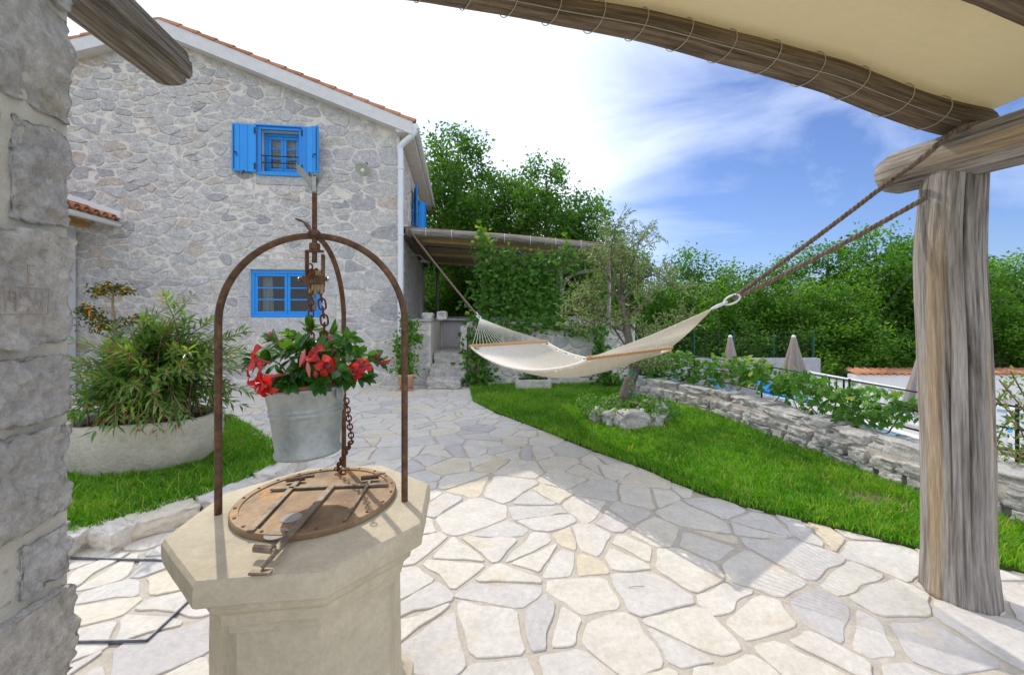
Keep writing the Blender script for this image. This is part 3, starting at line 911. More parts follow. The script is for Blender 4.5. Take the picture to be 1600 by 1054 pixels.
# guard rail
mb = MB()
for z in (z0 + .34, z0 + .20): mb.tube([gw(u0 + .01, z, -.02), gw(u1 - .01, z, -.02)], .011, 6)
mb.tube([gw(u0 + .08, z0, -.02), gw(u0 + .08, z0 + .34, -.02)], .011, 6); mb.build('window_guard', m_iron, house)
def shutter(o, d, w, z0, z1, nrm, hinge_side=1):
    """boarded shutter: hinge point o, direction d along its width, facing nrm"""
    nb = 3; first = None
    for k in range(nb):
        mb = MB(); a = o + d * (w * k / nb + .001); b = o + d * (w * (k + 1) / nb - .001)
        mb.box((a + b) / 2 + A3(0, 0, (z0 + z1) / 2), (w / nb - .002, .035, z1 - z0), d, nrm, hr.random(), .006, Wv=(0, 0, 1))
        if first is None: first = mb.build('shutter', m_blue, house)
        else: mb.build('board', m_blue, first)
    mb = MB()
    for z in (z0 + .12, z1 - .12): mb.box(o + d * (w * .04) + nrm * .024 + A3(0, 0, z), (.03, .014, .13), d, nrm, .5, .003, Wv=(0, 0, 1))
    e = o + d * (w * .9) + nrm * .026
    mb.tube([e + A3(0, 0, z0 + .04), e + A3(0, 0, z1 - .04)], .007, 6)
    mb.tube([e + A3(0, 0, z0 + .38), e + A3(0, 0, z0 + .37) - d * .05 + nrm * .02, e + A3(0, 0, z0 + .30) - d * .06 + nrm * .03], .010, 6)
    c = o + d * (w * .5) + nrm * .02
    mb.tube([c + A3(0, 0, z0 + .02), c + A3(0, 0, z0 - .03) + nrm * .03, c + A3(0, 0, z0 - .06) + d * .03 + nrm * .03], .011, 6)
    mb.build('ironwork', m_iron, first)
    return first
zs = (HU[1] - .04, HU[3] + .06)
shutter(gw(HU[0] - .062, 0, .075), unit(-R2 * 1.0 + NG * .10), .44, *zs, unit(NG + R2 * .10))
shutter(gw(HU[2] + .062, 0, .075), unit(R2 * .93 + NG * .36), .40, *zs, unit(NG * .93 - R2 * .36))
# window and shutters on the terrace side, door under the pergola
def sbox(mb, t0, t1, z0, z1, n0, n1): mb.box(sw((t0 + t1) / 2, (z0 + z1) / 2, (n0 + n1) / 2), (t1 - t0, n1 - n0, z1 - z0), D2, R2, .5, .006)
mb = MB(); sbox(mb, 2.55, 2.63, 3.85, 4.95, -.12, -.05); sbox(mb, 3.47, 3.55, 3.85, 4.95, -.12, -.05); sbox(mb, 2.63, 3.47, 3.85, 3.95, -.12, -.05); sbox(mb, 2.63, 3.47, 4.85, 4.95, -.12, -.05); sbox(mb, 3.01, 3.09, 3.95, 4.85, -.12, -.05)
sw_ = mb.build('window', m_blue, house)
mb = MB(); sbox(mb, 2.63, 3.01, 3.95, 4.85, -.09, -.085); mb.build('pane', m_glass, sw_); mb = MB(); sbox(mb, 3.09, 3.47, 3.95, 4.85, -.09, -.085); mb.build('pane', m_glass, sw_)
shutter(sw(2.5, 0, .06), unit(-D2 * .97 + R2 * .24), .50, 3.84, 4.96, unit(D2 * .24 + R2 * .97))
shutter(sw(3.6, 0, .06), unit(D2 * .90 + R2 * .42), .50, 3.84, 4.96, unit(R2 * .9 - D2 * .42))
mb = MB(); sbox(mb, 4.42, 5.38, 1.37, 3.28, -.16, -.10); mb.build('door', pmat('grey_blue_door', (.22, .28, .36), mott=(8, .85, 1.1), rough=.6), house)
# enamel lamp on the gable
m_enamel = pmat('lamp_enamel', (.62, .64, .56), mott=(18, .8, 1.08), rough=.35, spec=.5)
lu, lz = gp(572, 268)
lp = gw(lu, lz, .22); ax = unit(NG * .62 + A3(0, 0, -.78) + R2 * -.1)
mb = MB(); mb.lathe([(.03, -.07), (.035, -.02), (.075, .0), (.155, .045), (.165, .05), (.16, .056), (.07, .012), (.03, .005)], lp, 24, axis=ax)
lamp = mb.build('wall_lamp', m_enamel, house, True)
mb = MB(); mb.lathe([(.0, -.01), (.022, 0), (.022, .03), (.042, .07), (.045, .095), (.03, .125), (.0, .135)], lp, 14, axis=ax); mb.build('bulb', pmat('bulb_glass', (.75, .72, .60), rough=.15, spec=.6), lamp, True)
mb = MB(); mb.tube(smooth_path([gw(lu + .03, lz + .13, .0), gw(lu + .03, lz + .15, .10), lp - ax * .06], 10), .014, 8); mb.build('bracket', m_iron, lamp)
mb = MB(); lb = sw(1.9, 3.0, 0); mb.tube(smooth_path([lb, lb + R2 * .12 + A3(0, 0, .06), lb + R2 * .28 + A3(0, 0, .02), lb + R2 * .36 - A3(0, 0, .06)], 12), .014, 8); mb.lathe([(.03, .05), (.05, .02), (.15, -.03), (.145, -.035), (.03, .01)], lb + R2 * .36 - A3(0, 0, .10), 18); mb.build('wall_lamp', m_enamel, house, True)
# air vent
mb = MB(); vu, vz = gp(150, 466); gbox(mb, vu - .09, vu + .09, vz - .04, vz + .04, -.01, .03); v_ = mb.build('air_vent', m_whitem, house)
mb = MB()
for k in range(3): gbox(mb, vu - .075, vu + .075, vz - .026 + k * .02, vz - .016 + k * .02, .03, .034, 0)
mb.build('vent_slot', m_iron, v_)
# staircase seen through the lower window
st = thing('staircase', 'white sloping stair rail with balusters indoors behind the lower blue window', 'stairs', gw(-1.2, 0, -1.6))
mb = MB(); a, b = gw(HL[2] - .75, HL[1] + .02, -1.2), gw(HL[2] + .15, HL[1] + .85, -1.2); d = unit(b - a); mb.box((a + b) / 2, (np.linalg.norm(b - a), .05, .16), d, NG, .5, .006); mb.build('handrail', m_white, st)
for k in range(7):
    p = a + (b - a) * (k + .5) / 7; mb = MB(); mb.tube([A3(p[0], p[1], .0), p], .02, 6); mb.build('baluster', m_white, st)

# ---------------------------------------------------------------- annex with tiled lean-to roof
an = thing('tiled_annex', 'low annex with barrel tile eave and white gutter against the stone gable', 'annex', gw(-7, 0, 1))
ue, zv = -5.38, 3.27; uw = -6.07; LN = 2.2
mb = MB(); mb.box(gw(uw - .1, 1.55, LN / 2 + .04), (.2, LN - .1, 3.2), R2, D2); mb.build('wall', pmat('annex_plaster', (.62, .63, .66), mott=(3, .9, 1.04), rough=.85), an)
sp_ = .34                                               # roof slope
def aw(du, n, h=0): return gw(ue - du, zv + .05 + du * sp_ + h, n)
mb = MB(); V = [aw(d, n, h) for n in (.03, LN) for d in (.04, 2.2) for h in (0, .03)]
mb.add(V, [(0, 2, 3, 1), (4, 5, 7, 6), (1, 3, 7, 5), (0, 4, 6, 2), (2, 6, 7, 3), (0, 1, 5, 4)])
arf = mb.build('roof', pmat('roof_board', (.55, .36, .18), mott=(8, .8, 1.1), rough=.8, src='tone'), an)
for i in range(11):
    n = .12 + i * .195
    for j in range(4):
        Vv = []; Fq = []; m = 7
        for (d, r_, lf) in ((.0 + j * .46, .088, .055), (.52 + j * .46, .072, .038)):
            for q in range(m):
                an_ = math.pi * q / (m - 1)
                for th in (0, .016): Vv.append(aw(d, n + (r_ - th) * math.cos(an_), lf + (r_ - th) * math.sin(an_)))
        for q in range(m - 1):
            o1, o2 = 2 * q, 2 * q + 2; q1 = 2 * m
            Fq += [(o1, o2, o2 + q1, o1 + q1), (o1 + 1, o1 + 1 + q1, o2 + 1 + q1, o2 + 1), (o1 + q1, o2 + q1, o2 + 1 + q1, o1 + 1 + q1), (o1, o1 + 1, o2 + 1, o2)]
        obj('roof_tile', Vv, Fq, m_tile, arf, True, hr.random())
mb = MB()
for i in range(11):                                     # channel tiles between the cover tiles
    n = .02 + i * .195; Vv = []
    for d in (-.02, 2.1):
        for q in range(7):
            an_ = math.pi * q / 6; Vv.append(aw(d, n + .09 * math.cos(an_), .095 - .06 * math.sin(an_)))
    mb.add(Vv, [(q, q + 1, q + 8, q + 7) for q in range(6)], .3)
mb.build('channel_tiles', m_tile, arf, kind='stuff')
mb = MB(); V = [gw(ue + .03 - d, zv + .10 + d * sp_ + h, n) for n in (.012, .06) for d in (-.02, 2.2) for h in (.03, .17)]
mb.add(V, [(0, 2, 3, 1), (4, 5, 7, 6), (1, 3, 7, 5), (0, 4, 6, 2), (2, 6, 7, 3), (0, 1, 5, 4)]); mb.build('flashing', m_white, an)
mb = MB(); Vv = []
for n in (-.0, LN):
    for q in range(11):
        an_ = math.pi * q / 10; Vv.append(gw(ue + .02 - .065 * math.cos(an_), zv + .02 - .065 * math.sin(an_), n + .05))
Fq = [(q, q + 1, q + 12, q + 11) for q in range(10)]; mb.add(Vv, Fq); mb.tube([gw(ue + .085, zv + .02, .05), gw(ue + .085, zv + .02, LN)], .012, 6); mb.tube([gw(ue - .045, zv + .02, .05), gw(ue - .045, zv + .02, LN)], .010, 6)
mb.add([Vv[q] for q in range(11)], [tuple(range(11))]); mb.build('gutter', m_whitem, an, True)
m_tim = pmat('honey_timber', (.50, .30, .13), mott=[(5, .8, 1.1)], coord='obj', rough=.7)
for n in (.55, 1.35):
    mb = MB(); d = unit(R2 - A3(0, 0, sp_)); c = aw(.55, n, -.075); mb.box(c, (1.0, .10, .13), d, D2, .5, .006); mb.build('rafter', m_tim, an)
mb = MB(); mb.box(gw(uw + .12, zv + .02, .5), (.16, .9, .18), R2, D2, .5, .008); mb.build('wall_plate', m_tim, an)

# ================================================================== terrace, steps and garden wall
def face_stones(parent, O, U, N, poly, rf, ax, seed, name, mat, keep=120, joint=(.010, .022), h=(.012, .03), tries=4000, hole=None):
    r = random.Random(seed)
    xs = [p[0] for p in poly]; ys = [p[1] for p in poly]
    pts = darts(min(xs), max(xs), min(ys), max(ys), rf, tries, ax, r)
    pts = [p for p in pts if in_poly(p[0], p[1], poly)]
    out = []
    for k, c in enumerate(voronoi(pts, poly, ax)):
        q = inset(c, r.uniform(*joint)) if len(c) > 2 else []
        q = [q[i] for i in range(len(q)) if math.dist(q[i], q[i - 1]) > .01]
        if len(q) > 2 and abs(area(q)) > .002: out.append((abs(area(q)), k, q))
    out.sort(key=lambda s: -s[0]); rest = MB()
    O, U, N = np.asarray(O, float), unit(U), unit(N)
    for i, (w, k, q) in enumerate(out):
        V, Fc = slab(outline(q, .08, .012, k + seed, .26), r.uniform(*h), .016, .014, k, .02, 2)
        V = O + V[:, :1] * U + V[:, 1:2] * A3(0, 0, 1) + V[:, 2:] * N
        t = r.random(); t = r.uniform(.3, .85) if t < .85 else r.uniform(0, .25)
        if i < keep: obj(name, V, Fc, mat, parent, False, t)
        else: rest.add(V, Fc, t)
    if rest.n: rest.build(name + 's_small', mat, parent, kind='stuff')
GU = unit(A3(1, .03, 0)); GN = unit(A3(.03, -1, 0))
def gl_(x): return 8.66 + .03 * x
TZ = 1.36
m_slab = pmat('terrace_slab', (.42, .41, .40), mott=(6, .8, 1.1), bump=(30, .3, .006), rough=.85)
ter = thing('stone_terrace', 'raised stone terrace with a flight of rough steps beside the house corner', 'terrace', (0, 9.5, 0))
mb = MB()
mb.box((-2.04, 9.45, .66), (.60, 1.4, 1.38)); mb.box((.08, 12.8, .66), (4.9, 5.3, 1.38)); mb.box((.78, 9.45, .66), (3.5, 1.38, 1.34)); mb.box((-1.36, 10.1, .66), (.75, .2, 1.37))
tw = mb.build('wall', m_mortar, ter)
face_stones(tw, (-2.34, 8.745, 0), (1, 0, 0), (0, -1, 0), [(.01, -.02), (.59, -.02), (.59, TZ - .03), (.01, TZ - .03)], lambda x, y, r: r.uniform(.24, .46), 1.2, 5, 'wall_stone', m_stone)
mb = MB(); mb.box((-2.04, 9.43, TZ + .02), (.66, 1.5, .05), bevel=.01); mb.box((.08, 12.8, TZ + .02), (5.0, 5.34, .05), bevel=.01); mb.box((-1.36, 9.98, TZ + .02), (.72, .34, .05), bevel=.01)
mb.build('paving_slab', m_slab, ter)
sr = random.Random(8)
for k, (yf, zt, ln) in enumerate(((8.28, .225, .70), (8.60, .45, .76), (8.92, .67, .76))):
    V, Fc = rock((-1.39 + .02 * k, yf + .26, zt / 2), (ln, .52, zt), 90 + k, 30, .90, .05, (1, 0, 0), 2.2, .05); obj('step', V, Fc, m_rough, ter, True, .85)
mb = MB(); mb.box((-1.37, 9.55, .34), (.72, .9, .70), bevel=.01); mb.build('landing', m_slab, ter)
mb = MB(); mb.box((-1.36, 9.985, 1.02), (.66, .04, .62), bevel=.01); mb.build('back_slab', pmat('grey_lilac_slab', (.46, .43, .44), mott=(5, .85, 1.08), rough=.85), ter)
V, Fc = rock((-1.01, 9.0, .62), (.14, .9, 1.3), 77, 9, .9, .05); obj('cheek_stone', V, Fc, m_stone, ter, True, .7)
# two rough stones on the terrace wall
V, Fc = rock(W(669, 494, 9.0), (.25, .2, .17), 3, 6, .5, .2); tag(obj('rough_stone', V, Fc, m_rough, None, True, .9), 'small ragged grey stone lying on the terrace wall next to the house', 'stone')
V, Fc = rock(W(691, 493, 9.05), (.23, .2, .20), 12, 6, .7, .12)
cc = W(690, 492, 8.95); dd = np.linalg.norm((V - cc) * A3(1, .6, 1), axis=1); V[:, 1] += np.clip(.06 - dd, 0, .06) * 1.6
tag(obj('rough_stone', V, Fc, m_rough, None, True, .8), 'blocky grey stone with a hollow lying on the terrace wall above the steps', 'stone')

gwall = thing('garden_wall', 'chest high whitish rubble wall behind the hammock, overgrown by creeper', 'wall', (.7, 8.8, 0))
mb = MB(); x0, x1 = -.93, 2.62
mb.box(A3((x0 + x1) / 2, gl_((x0 + x1) / 2) + .16, .64), (x1 - x0, .3, 1.30), GU, -GN)
gcore = mb.build('mortar_core', m_mortar, gwall)
face_stones(gcore, A3(x0, gl_(x0) + .01, 0), GU, GN, [(.01, -.02), (x1 - x0 - .01, -.02), (x1 - x0 - .01, 1.26), (.01, 1.26)], lambda x, y, r: r.uniform(.15, .40), 1.5, 21, 'wall_stone', m_stone, 140)
for k in range(8):
    xa = x0 + (x1 - x0) * k / 8; xb = x0 + (x1 - x0) * (k + 1) / 8
    V, Fc = rock(A3((xa + xb) / 2, gl_(0) + .16, 1.305), (xb - xa - .01, .38, .09), 300 + k, 6, .9, .05, GU); obj('cap_stone', V, Fc, m_stone, gwall, True, sr.uniform(.3, .8))

# ================================================================== low rubble wall with iron fence
low = thing('low_stone_wall', 'knee high rough limestone wall curving along the lawn below the iron fence', 'wall', A3(*wl_path[30], 0))
al = np.concatenate([[0], np.cumsum(np.linalg.norm(np.diff(wl_path, axis=0), axis=1))])
def on_wall(s, off, z):
    return A3(np.interp(s, al, wl_path[:, 0]) + np.interp(s, al, wn_[:, 0]) * off, np.interp(s, al, wl_path[:, 1]) + np.interp(s, al, wn_[:, 1]) * off, z)
def wall_dir(s): return unit(on_wall(min(s + .05, al[-1]), 0, 0) - on_wall(max(s - .05, 0), 0, 0))
mb = MB(); ss = np.linspace(0, al[-1], 60); Vv = []
for s in ss: Vv += [on_wall(s, .07, -.1), on_wall(s, .09, .25), on_wall(s, .34, .25), on_wall(s, .345, .20), on_wall(s, .62, .18), on_wall(s, .62, -1.35)]
mb.add(Vv, [(6 * i + j, 6 * i + 6 + j, 6 * i + 7 + j, 6 * i + 1 + j)[::-1] for i in range(59) for j in range(5)])
lcore = mb.build('mortar_core', pmat('sandy_mortar', (.56, .50, .41), mott=[(7, .8, 1.1), (40, .85, 1.1)], bump=(60, .7, .012), rough=.95), low)
lr_ = random.Random(31); k = 0
for (zc, hh, off, lmin, lmax, dep) in ((.055, .13, .075, .14, .34, .22), (.165, .13, .095, .12, .30, .22), (.285, .15, .17, .26, .58, .40)):
    s = lr_.uniform(0, .1)
    while s < al[-1] - .05:
        ln = lr_.uniform(lmin, lmax); sc = s + ln / 2
        d = wall_dir(min(sc, al[-1])); h = hh * lr_.uniform(.8, 1.2)
        dd = dep * lr_.uniform(.85, 1.1)
        V, Fc = rock(on_wall(min(sc, al[-1]), off + dd / 2 - .08 + lr_.uniform(-.02, .015), zc + lr_.uniform(-.015, .015)), (ln * 1.02, dd, h), 500 + k, 14 if sc > 1.5 else 9, .76, .13, d, 1.9, .022)
        obj('wall_stone', V, Fc, m_rough, low, True, lr_.random()); k += 1
        s += ln + lr_.uniform(.015, .05)
fence = thing('iron_fence', 'black iron rail fence on the low wall, overgrown with creeper', 'fence', on_wall(2.5, .45, .18))
def s_at_px(px, off):
    t = np.linspace(0, al[-1], 400); P = np.array([on_wall(q, off, 0) for q in t]); return t[np.argmin(np.abs(800 + P[:, 0] / P[:, 1] * F - px))]
fs = [.12, s_at_px(1085, .45), s_at_px(1190, .45), s_at_px(1328, .45), s_at_px(1470, .45), s_at_px(1592, .45), al[-1] - .02]
for s in fs:
    mb = MB(); mb.tube([on_wall(s, .45, .15), on_wall(s, .45, .82)], .012, 8); mb.lathe([(.02, 0), (.02, .012)], on_wall(s, .45, .185), 10); mb.build('post', m_iron, fence)
for z in (.80, .62, .44, .29):
    mb = MB(); mb.tube([on_wall(s, .45 + .0, z) for s in np.linspace(0.05, al[-1], 50)], .009, 7); mb.build('rail', m_iron, fence)

# ================================================================== pergola on the terrace
def wood(name, cols, sc=16, tan=None, bump=.7):
    return pmat(name, cols, src=sc * 3.2, coord='gc', stretch=(1, 1, .045), mott=[(5, .80, 1.12), (30, .80, 1.15), (150, .66, 1.22)], stain_or_shade=tan, bump=(120, 1.0, .014, 9), rough=.88, spec=.15)
m_wood = wood('weathered_wood', [(.30, (.10, .085, .07)), (.42, (.25, .22, .19)), (.55, (.38, .345, .31)), (.72, (.50, .46, .42))], 15, [(5, .60, (.50, .36, .19), .8), (9, .64, (.16, .12, .08), .7)])
m_logdark = wood('brown_log', [(.30, (.10, .075, .05)), (.5, (.24, .18, .125)), (.72, (.38, .30, .22))], 16, [(6, .62, (.36, .23, .11), .6)])
m_reed = pmat('reed', [(0, (.30, .20, .115)), (.6, (.46, .32, .18)), (1, (.62, .46, .26))], mott=(12, .75, 1.15), rough=.85)
m_bamboo = pmat('bamboo', (.70, .52, .25), mott=(8, .8, 1.12), rough=.5)
per = thing('reed_pergola', 'pergola roofed with brown reed mats beside the house wall', 'pergola', (0, 10, TZ))
PA, PB = W(634, 362, 9.0), W(968, 389, 9.75)
def pdisp(sd, amp=.08):
    def f(a, L, Lt):
        p = np.stack([np.cos(a) * 1.3 + sd, np.sin(a) * 1.3, L * 2.2], -1).reshape(-1, 3)
        return (fbm(p, 3) * amp).reshape(a.shape)
    return f
pd = A3(-.1322, .9912, .0)                              # the way the pergola runs back
mb = MB(); mb.tube(smooth_path([PA, (PA * .6 + PB * .4) + A3(0, 0, .05), PA * .2 + PB * .8 + A3(0, 0, .02), PB], 40), np.linspace(.09, .06, 40), 12, True, pdisp(3)); mb.build('front_beam', m_wood, per, True)
for k in range(1, 6):
    a, b = PA + pd * 1.15 * k + A3(.25, 0, .02), PB + pd * 1.1 * k + A3(0, 0, .0)
    mb = MB(); mb.tube(smooth_path([a, (a + b) / 2 + A3(0, 0, .03), b], 20), np.linspace(.055, .035, 20), 8, True, pdisp(k)); mb.build('cane', m_bamboo if k % 2 else m_wood, per, True)
mb = MB(); pr = random.Random(2)
for k in range(118):
    t = k / 118 * 6.1 + .02
    a, b = PA + pd * t + A3(-.11, 0, .105), PB + pd * t + A3(pr.uniform(-.12, .1), 0, .085)
    mb.tube([a, (a + b) / 2 + A3(0, 0, pr.uniform(.0, .03)), b], .028 * pr.uniform(.85, 1.15), 5, True, tone=pr.random())
mb.build('reed_mat', m_reed, per, kind='stuff')
mb = MB(); mb.tube([PA + pd * t + A3(-.02, .1, -.03 + .02 * math.sin(t * 3)) for t in np.linspace(0, 5.9, 24)], .085, 10, True, pdisp(31, .2)); mb.build('wall_beam', m_logdark, per, True)
for k, px in enumerate((664, 702, 741, 782, 822, 862, 903, 942)):    # wire ties round the front beam
    t = (px - 634) / 334; c = PA * (1 - t) + PB * t + A3(0, 0, .03); a = np.linspace(0, 2 * math.pi, 17)
    mb = MB(); mb.tube([c + A3(0, .10 * math.cos(q), .10 * math.sin(q)) for q in a], .006, 5, False); mb.build('wire_tie', m_whitem, per)
for (px, yb, rr) in ((757, 9.15, .06), (874, 9.55, .075), (950, 9.7, .06)):
    x = (px - 800) / F * yb; t = (px - 634) / 334; zt = (PA * (1 - t) + PB * t)[2] - .05
    mb = MB(); mb.tube(smooth_path([A3(x, yb, 0.9), A3(x + .02, yb, 2.0), A3(x, yb, zt)], 16), np.linspace(rr, rr * .8, 16), 9, True, pdisp(px)); mb.build('post', m_wood, per, True)
mb = MB(); e = W(925, 425, 9.55); mb.tube(smooth_path([W(874, 470, 9.55), W(890, 432, 9.55), W(950, 418, 9.6)], 14), .04, 8, True, pdisp(9)); mb.build('brace', m_wood, per, True)
for dx in (0, 1):
    a = PA + pd * 6.0 + A3(.4, 0, -.05) if dx == 0 else PB + pd * 5.8 + A3(-.1, 0, -.05)
    mb = MB(); mb.tube([A3(a[0], a[1], TZ), a], .06, 8); mb.build('post', m_wood, per, True)

# ================================================================== pavilion: post, beams, canopy
m_postw = wood('silver_grey_wood', [(.28, (.085, .07, .055)), (.38, (.25, .22, .19)), (.52, (.42, .38, .345)), (.74, (.58, .54, .49))], 13, [(5.5, .515, (.60, .42, .20), .9), (9, .60, (.13, .095, .06), .85)], .9)
pav = thing('timber_pavilion', 'rustic shelter of weathered logs under a cream canopy, its thick post in the paving', 'pavilion', (2.43, 2.25, 0))
pc = [(265, 1491, 108), (330, 1486, 112), (410, 1482, 118), (550, 1488, 121), (700, 1493, 120), (830, 1495, 120), (928, 1498, 124)]
PY = 2.26
pp = [A3((c - 800) / F * PY, PY, H - (py - Y0) / F * PY) for py, c, w in pc][::-1]
prad = [w / 2 / F * PY * .675 for py, c, w in pc][::-1]
path_ = smooth_path(np.c_[np.array(pp), np.array(prad)], 90)
path_[0, 2] = -.02
def post_disp(a, L, Lt):
    sh = a.shape; a = a.ravel(); L_ = L.ravel()
    r = .05 * fbm(np.c_[np.cos(a) * 1.4, np.sin(a) * 1.4, L_ * .8], 3) + .030 * fbm(np.c_[np.cos(a) * 7, np.sin(a) * 7, L_ * 1.1], 3) + .014 * fbm(np.c_[np.cos(a) * 24, np.sin(a) * 24, L_ * 2.5], 2)
    for (an, wd, dp, l0, l1) in ((4.35, .038, .32, .2, 2.4), (5.25, .042, .45, .7, 2.5), (4.95, .030, .14, .0, 1.4), (5.75, .07, .26, .0, 1.0), (3.8, .028, .16, .4, 1.9), (4.65, .022, .14, .9, 2.3), (5.5, .05, .16, .8, 2.0), (4.1, .022, .12, .0, 1.1)):
        w = an + .10 * fbm(np.c_[L_ * 1.3, L_ * 0 + an, L_ * 0], 2)
        d = np.abs((a - w + math.pi) % (2 * math.pi) - math.pi)
        r -= dp * np.exp(-(d / wd) ** 2) * np.clip((L_ - l0) * 5, 0, 1) * np.clip((l1 - L_) * 5, 0, 1)
    r += .07 * np.clip(1 - L_ / .25, 0, 1) * (1 + fbm(np.c_[np.cos(a) * 2, np.sin(a) * 2, L_], 2))
    return r.reshape(sh)
mb = MB(); mb.tube(path_[:, :3], path_[:, 3], 210, True, post_disp); mb.build('post', m_postw, pav, True)
def log_disp(sd, cracks=()):
    def f(a, L, Lt):
        sh = a.shape; a = a.ravel(); L_ = L.ravel()
        r = .06 * fbm(np.c_[np.cos(a) * 1.3 + sd, np.sin(a) * 1.3, L_ * 1.6], 3) + .03 * fbm(np.c_[np.cos(a) * 8 + sd, np.sin(a) * 8, L_ * 1.6], 3)
        for (an, wd, dp, l0, l1) in cracks:
            d = np.abs((a - an - .12 * fbm(np.c_[L_ * 2, L_ * 0 + an, L_ * 0], 2) + math.pi) % (2 * math.pi) - math.pi)
            r -= dp * np.exp(-(d / wd) ** 2) * np.clip((L_ - l0) * 6, 0, 1) * np.clip((l1 - L_) * 6, 0, 1)
        e = np.minimum(L_, Lt - L_)
        r -= .22 * np.clip(1 - e / .05, 0, 1) ** 2
        return r.reshape(sh)
    return f
b0, b1 = W(1384, 276, 2.56), W(1600, 213, 1.98)
bd = unit(b1 - b0); bd[2] = 0
bp_ = np.array([b0 + bd * t for t in np.linspace(0, 4.2, 70)])
mb = MB(); mb.tube(bp_, .122 + .008 * np.sin(np.linspace(0, 9, 70)), 56, True, log_disp(5, [(3.6, .06, .12, .1, 3), (2.6, .05, .1, .0, 2)])); mb.build('right_beam', m_postw, pav, True)
l0_ = W(272, 108, 2.0); lp_ = np.array([l0_ - D2 * t for t in np.linspace(0, 3.6, 80)])
m_logtan = wood('split_log', [(.30, (.085, .065, .045)), (.42, (.22, .18, .14)), (.56, (.36, .32, .28)), (.74, (.50, .46, .41))], 14, [(6, .50, (.52, .34, .14), .9), (9, .60, (.12, .08, .05), .85)], .9)
mb = MB(); mb.tube(lp_, .104 + .006 * np.sin(np.linspace(0, 7, 80)), 64, True, log_disp(8, [(.35, .085, .65, -.5, .85), (5.6, .05, .2, -.2, 1.2), (4.9, .04, .14, .2, 2), (-.5 + 6.283, .04, .18, .0, 1.5)])); mb.build('left_beam', m_logtan, pav, True)
ep = [(1540, 198, 2.29), (1470, 182, 2.28), (1422, 167, 2.27), (1363, 145, 2.25), (1303, 121, 2.23), (1244, 104, 2.21), (1185, 87, 2.19), (1125, 72, 2.17), (1066, 56, 2.14), (1006, 41, 2.12), (947, 30, 2.10), (888, 20, 2.07), (828, 8, 2.04), (769, -3, 2.0), (709, -13, 1.97), (640, -24, 1.93), (540, -32, 1.87)]
EP = [W(*e) for e in ep] + [A3(-1.30, 1.76, 3.03), A3(-1.75, 1.68, 2.94)]
EPs = smooth_path(EP, 130); er = np.interp(np.linspace(0, 1, 130), [0, .2, .6, 1], [.085, .083, .066, .058])
mb = MB(); mb.tube(EPs, er, 30, True, log_disp(2, [(4.0, .08, .1, .1, 5)])); elog = mb.build('edge_log', m_logdark, pav, True)
EP2 = EPs + A3(.10, -.64, -.005)
mb = MB(); mb.tube(EP2[::4], er[::4] * .8, 18, True, log_disp(12)); mb.build('rafter_log', m_logdark, pav, True)
# lashing wire round the edge log
m_wire = pmat('dull_wire', (.46, .43, .36), rough=.5, metal=.3)
for k in range(14):
    i = 10 + k * 8; c = EPs[i]; T = unit(EPs[i + 1] - EPs[i - 1]); X = unit(np.cross(T, A3(0, 0, 1))); Y = np.cross(X, T); rr = er[i] * 1.09
    a = np.linspace(0, 2 * math.pi, 25); mb = MB(); mb.tube([c + X * rr * math.cos(q) + Y * rr * math.sin(q) + T * .035 * math.cos(q) for q in a], .0026, 5, False); mb.build('wire_tie', m_wire, pav)
mb = MB(); q = []
for i in range(6, 126, 2):
    T = unit(EPs[i + 1] - EPs[i - 1]); X = unit(np.cross(T, A3(0, 0, 1))); Y = np.cross(X, T); X = X if X[1] < 0 else -X
    q.append(EPs[i] + (X * .82 - Y * .57 * np.sign(Y[2])) * (er[i] * (1.09 + .03 * math.sin(i * .8))))
mb.tube(q, .0022, 5); mb.build('lashing_wire', m_wire, pav)
# canopy
m_canopy = pmat('cream_canopy', (.74, .66, .48), mott=[(1.5, .93, 1.04), (25, .95, 1.04)], bump=(18, .25, .01), rough=.9, spec=.1, stain_or_shade=[(1.1, .66, (.55, .42, .10), .5)])
cv = MB(); I = [i for i in range(0, 130, 2) if EPs[i][0] > -.8]; Tn = np.linspace(0, 1.8, 20); Vb = []; Vt = []
for i in I:
    p0 = EPs[i] + A3(0, -.01, er[i] * .93)
    for t in Tn:
        w = .012 * math.sin(t * 5 + i * .1) + .02 * math.sin(i * .16) * min(1, t)
        p = p0 + A3(.1322, -.9912, 0) * t + A3(0, 0, w * min(1, t * 2) + .03 * t)
        Vb.append(p); Vt.append(p + A3(0, 0, .05))
nT = len(Tn); nI = len(I); V = np.array(Vb + Vt); o = nI * nT
Fq = []
for i in range(nI - 1):
    for j in range(nT - 1):
        a = i * nT + j; Fq.append((a, a + 1, a + nT + 1, a + nT)); Fq.append((o + a, o + a + nT, o + a + nT + 1, o + a + 1))
for i in range(nI - 1): Fq.append((i * nT, (i + 1) * nT, o + (i + 1) * nT, o + i * nT)); Fq.append((i * nT + nT - 1, o + i * nT + nT - 1, o + (i + 1) * nT + nT - 1, (i + 1) * nT + nT - 1))
for j in range(nT - 1): Fq.append((j, o + j, o + j + 1, j + 1)); a = (nI - 1) * nT + j; Fq.append((a, a + 1, o + a + 1, o + a))
cv.add(V, Fq); cv.build('canopy', m_canopy, pav, True)
cn, cl = m_canopy.node_tree.nodes, m_canopy.node_tree.links            # light glows through the stretched cloth
ctr = cn.new('ShaderNodeBsdfTranslucent'); ctr.inputs[0].default_value = (.78, .69, .48, 1)
cmx = cn.new('ShaderNodeMixShader'); cmx.inputs[0].default_value = .45
cl.new(cn['Principled BSDF'].outputs[0], cmx.inputs[1]); cl.new(ctr.outputs[0], cmx.inputs[2]); cl.new(cmx.outputs[0], cn['Material Output'].inputs['Surface'])

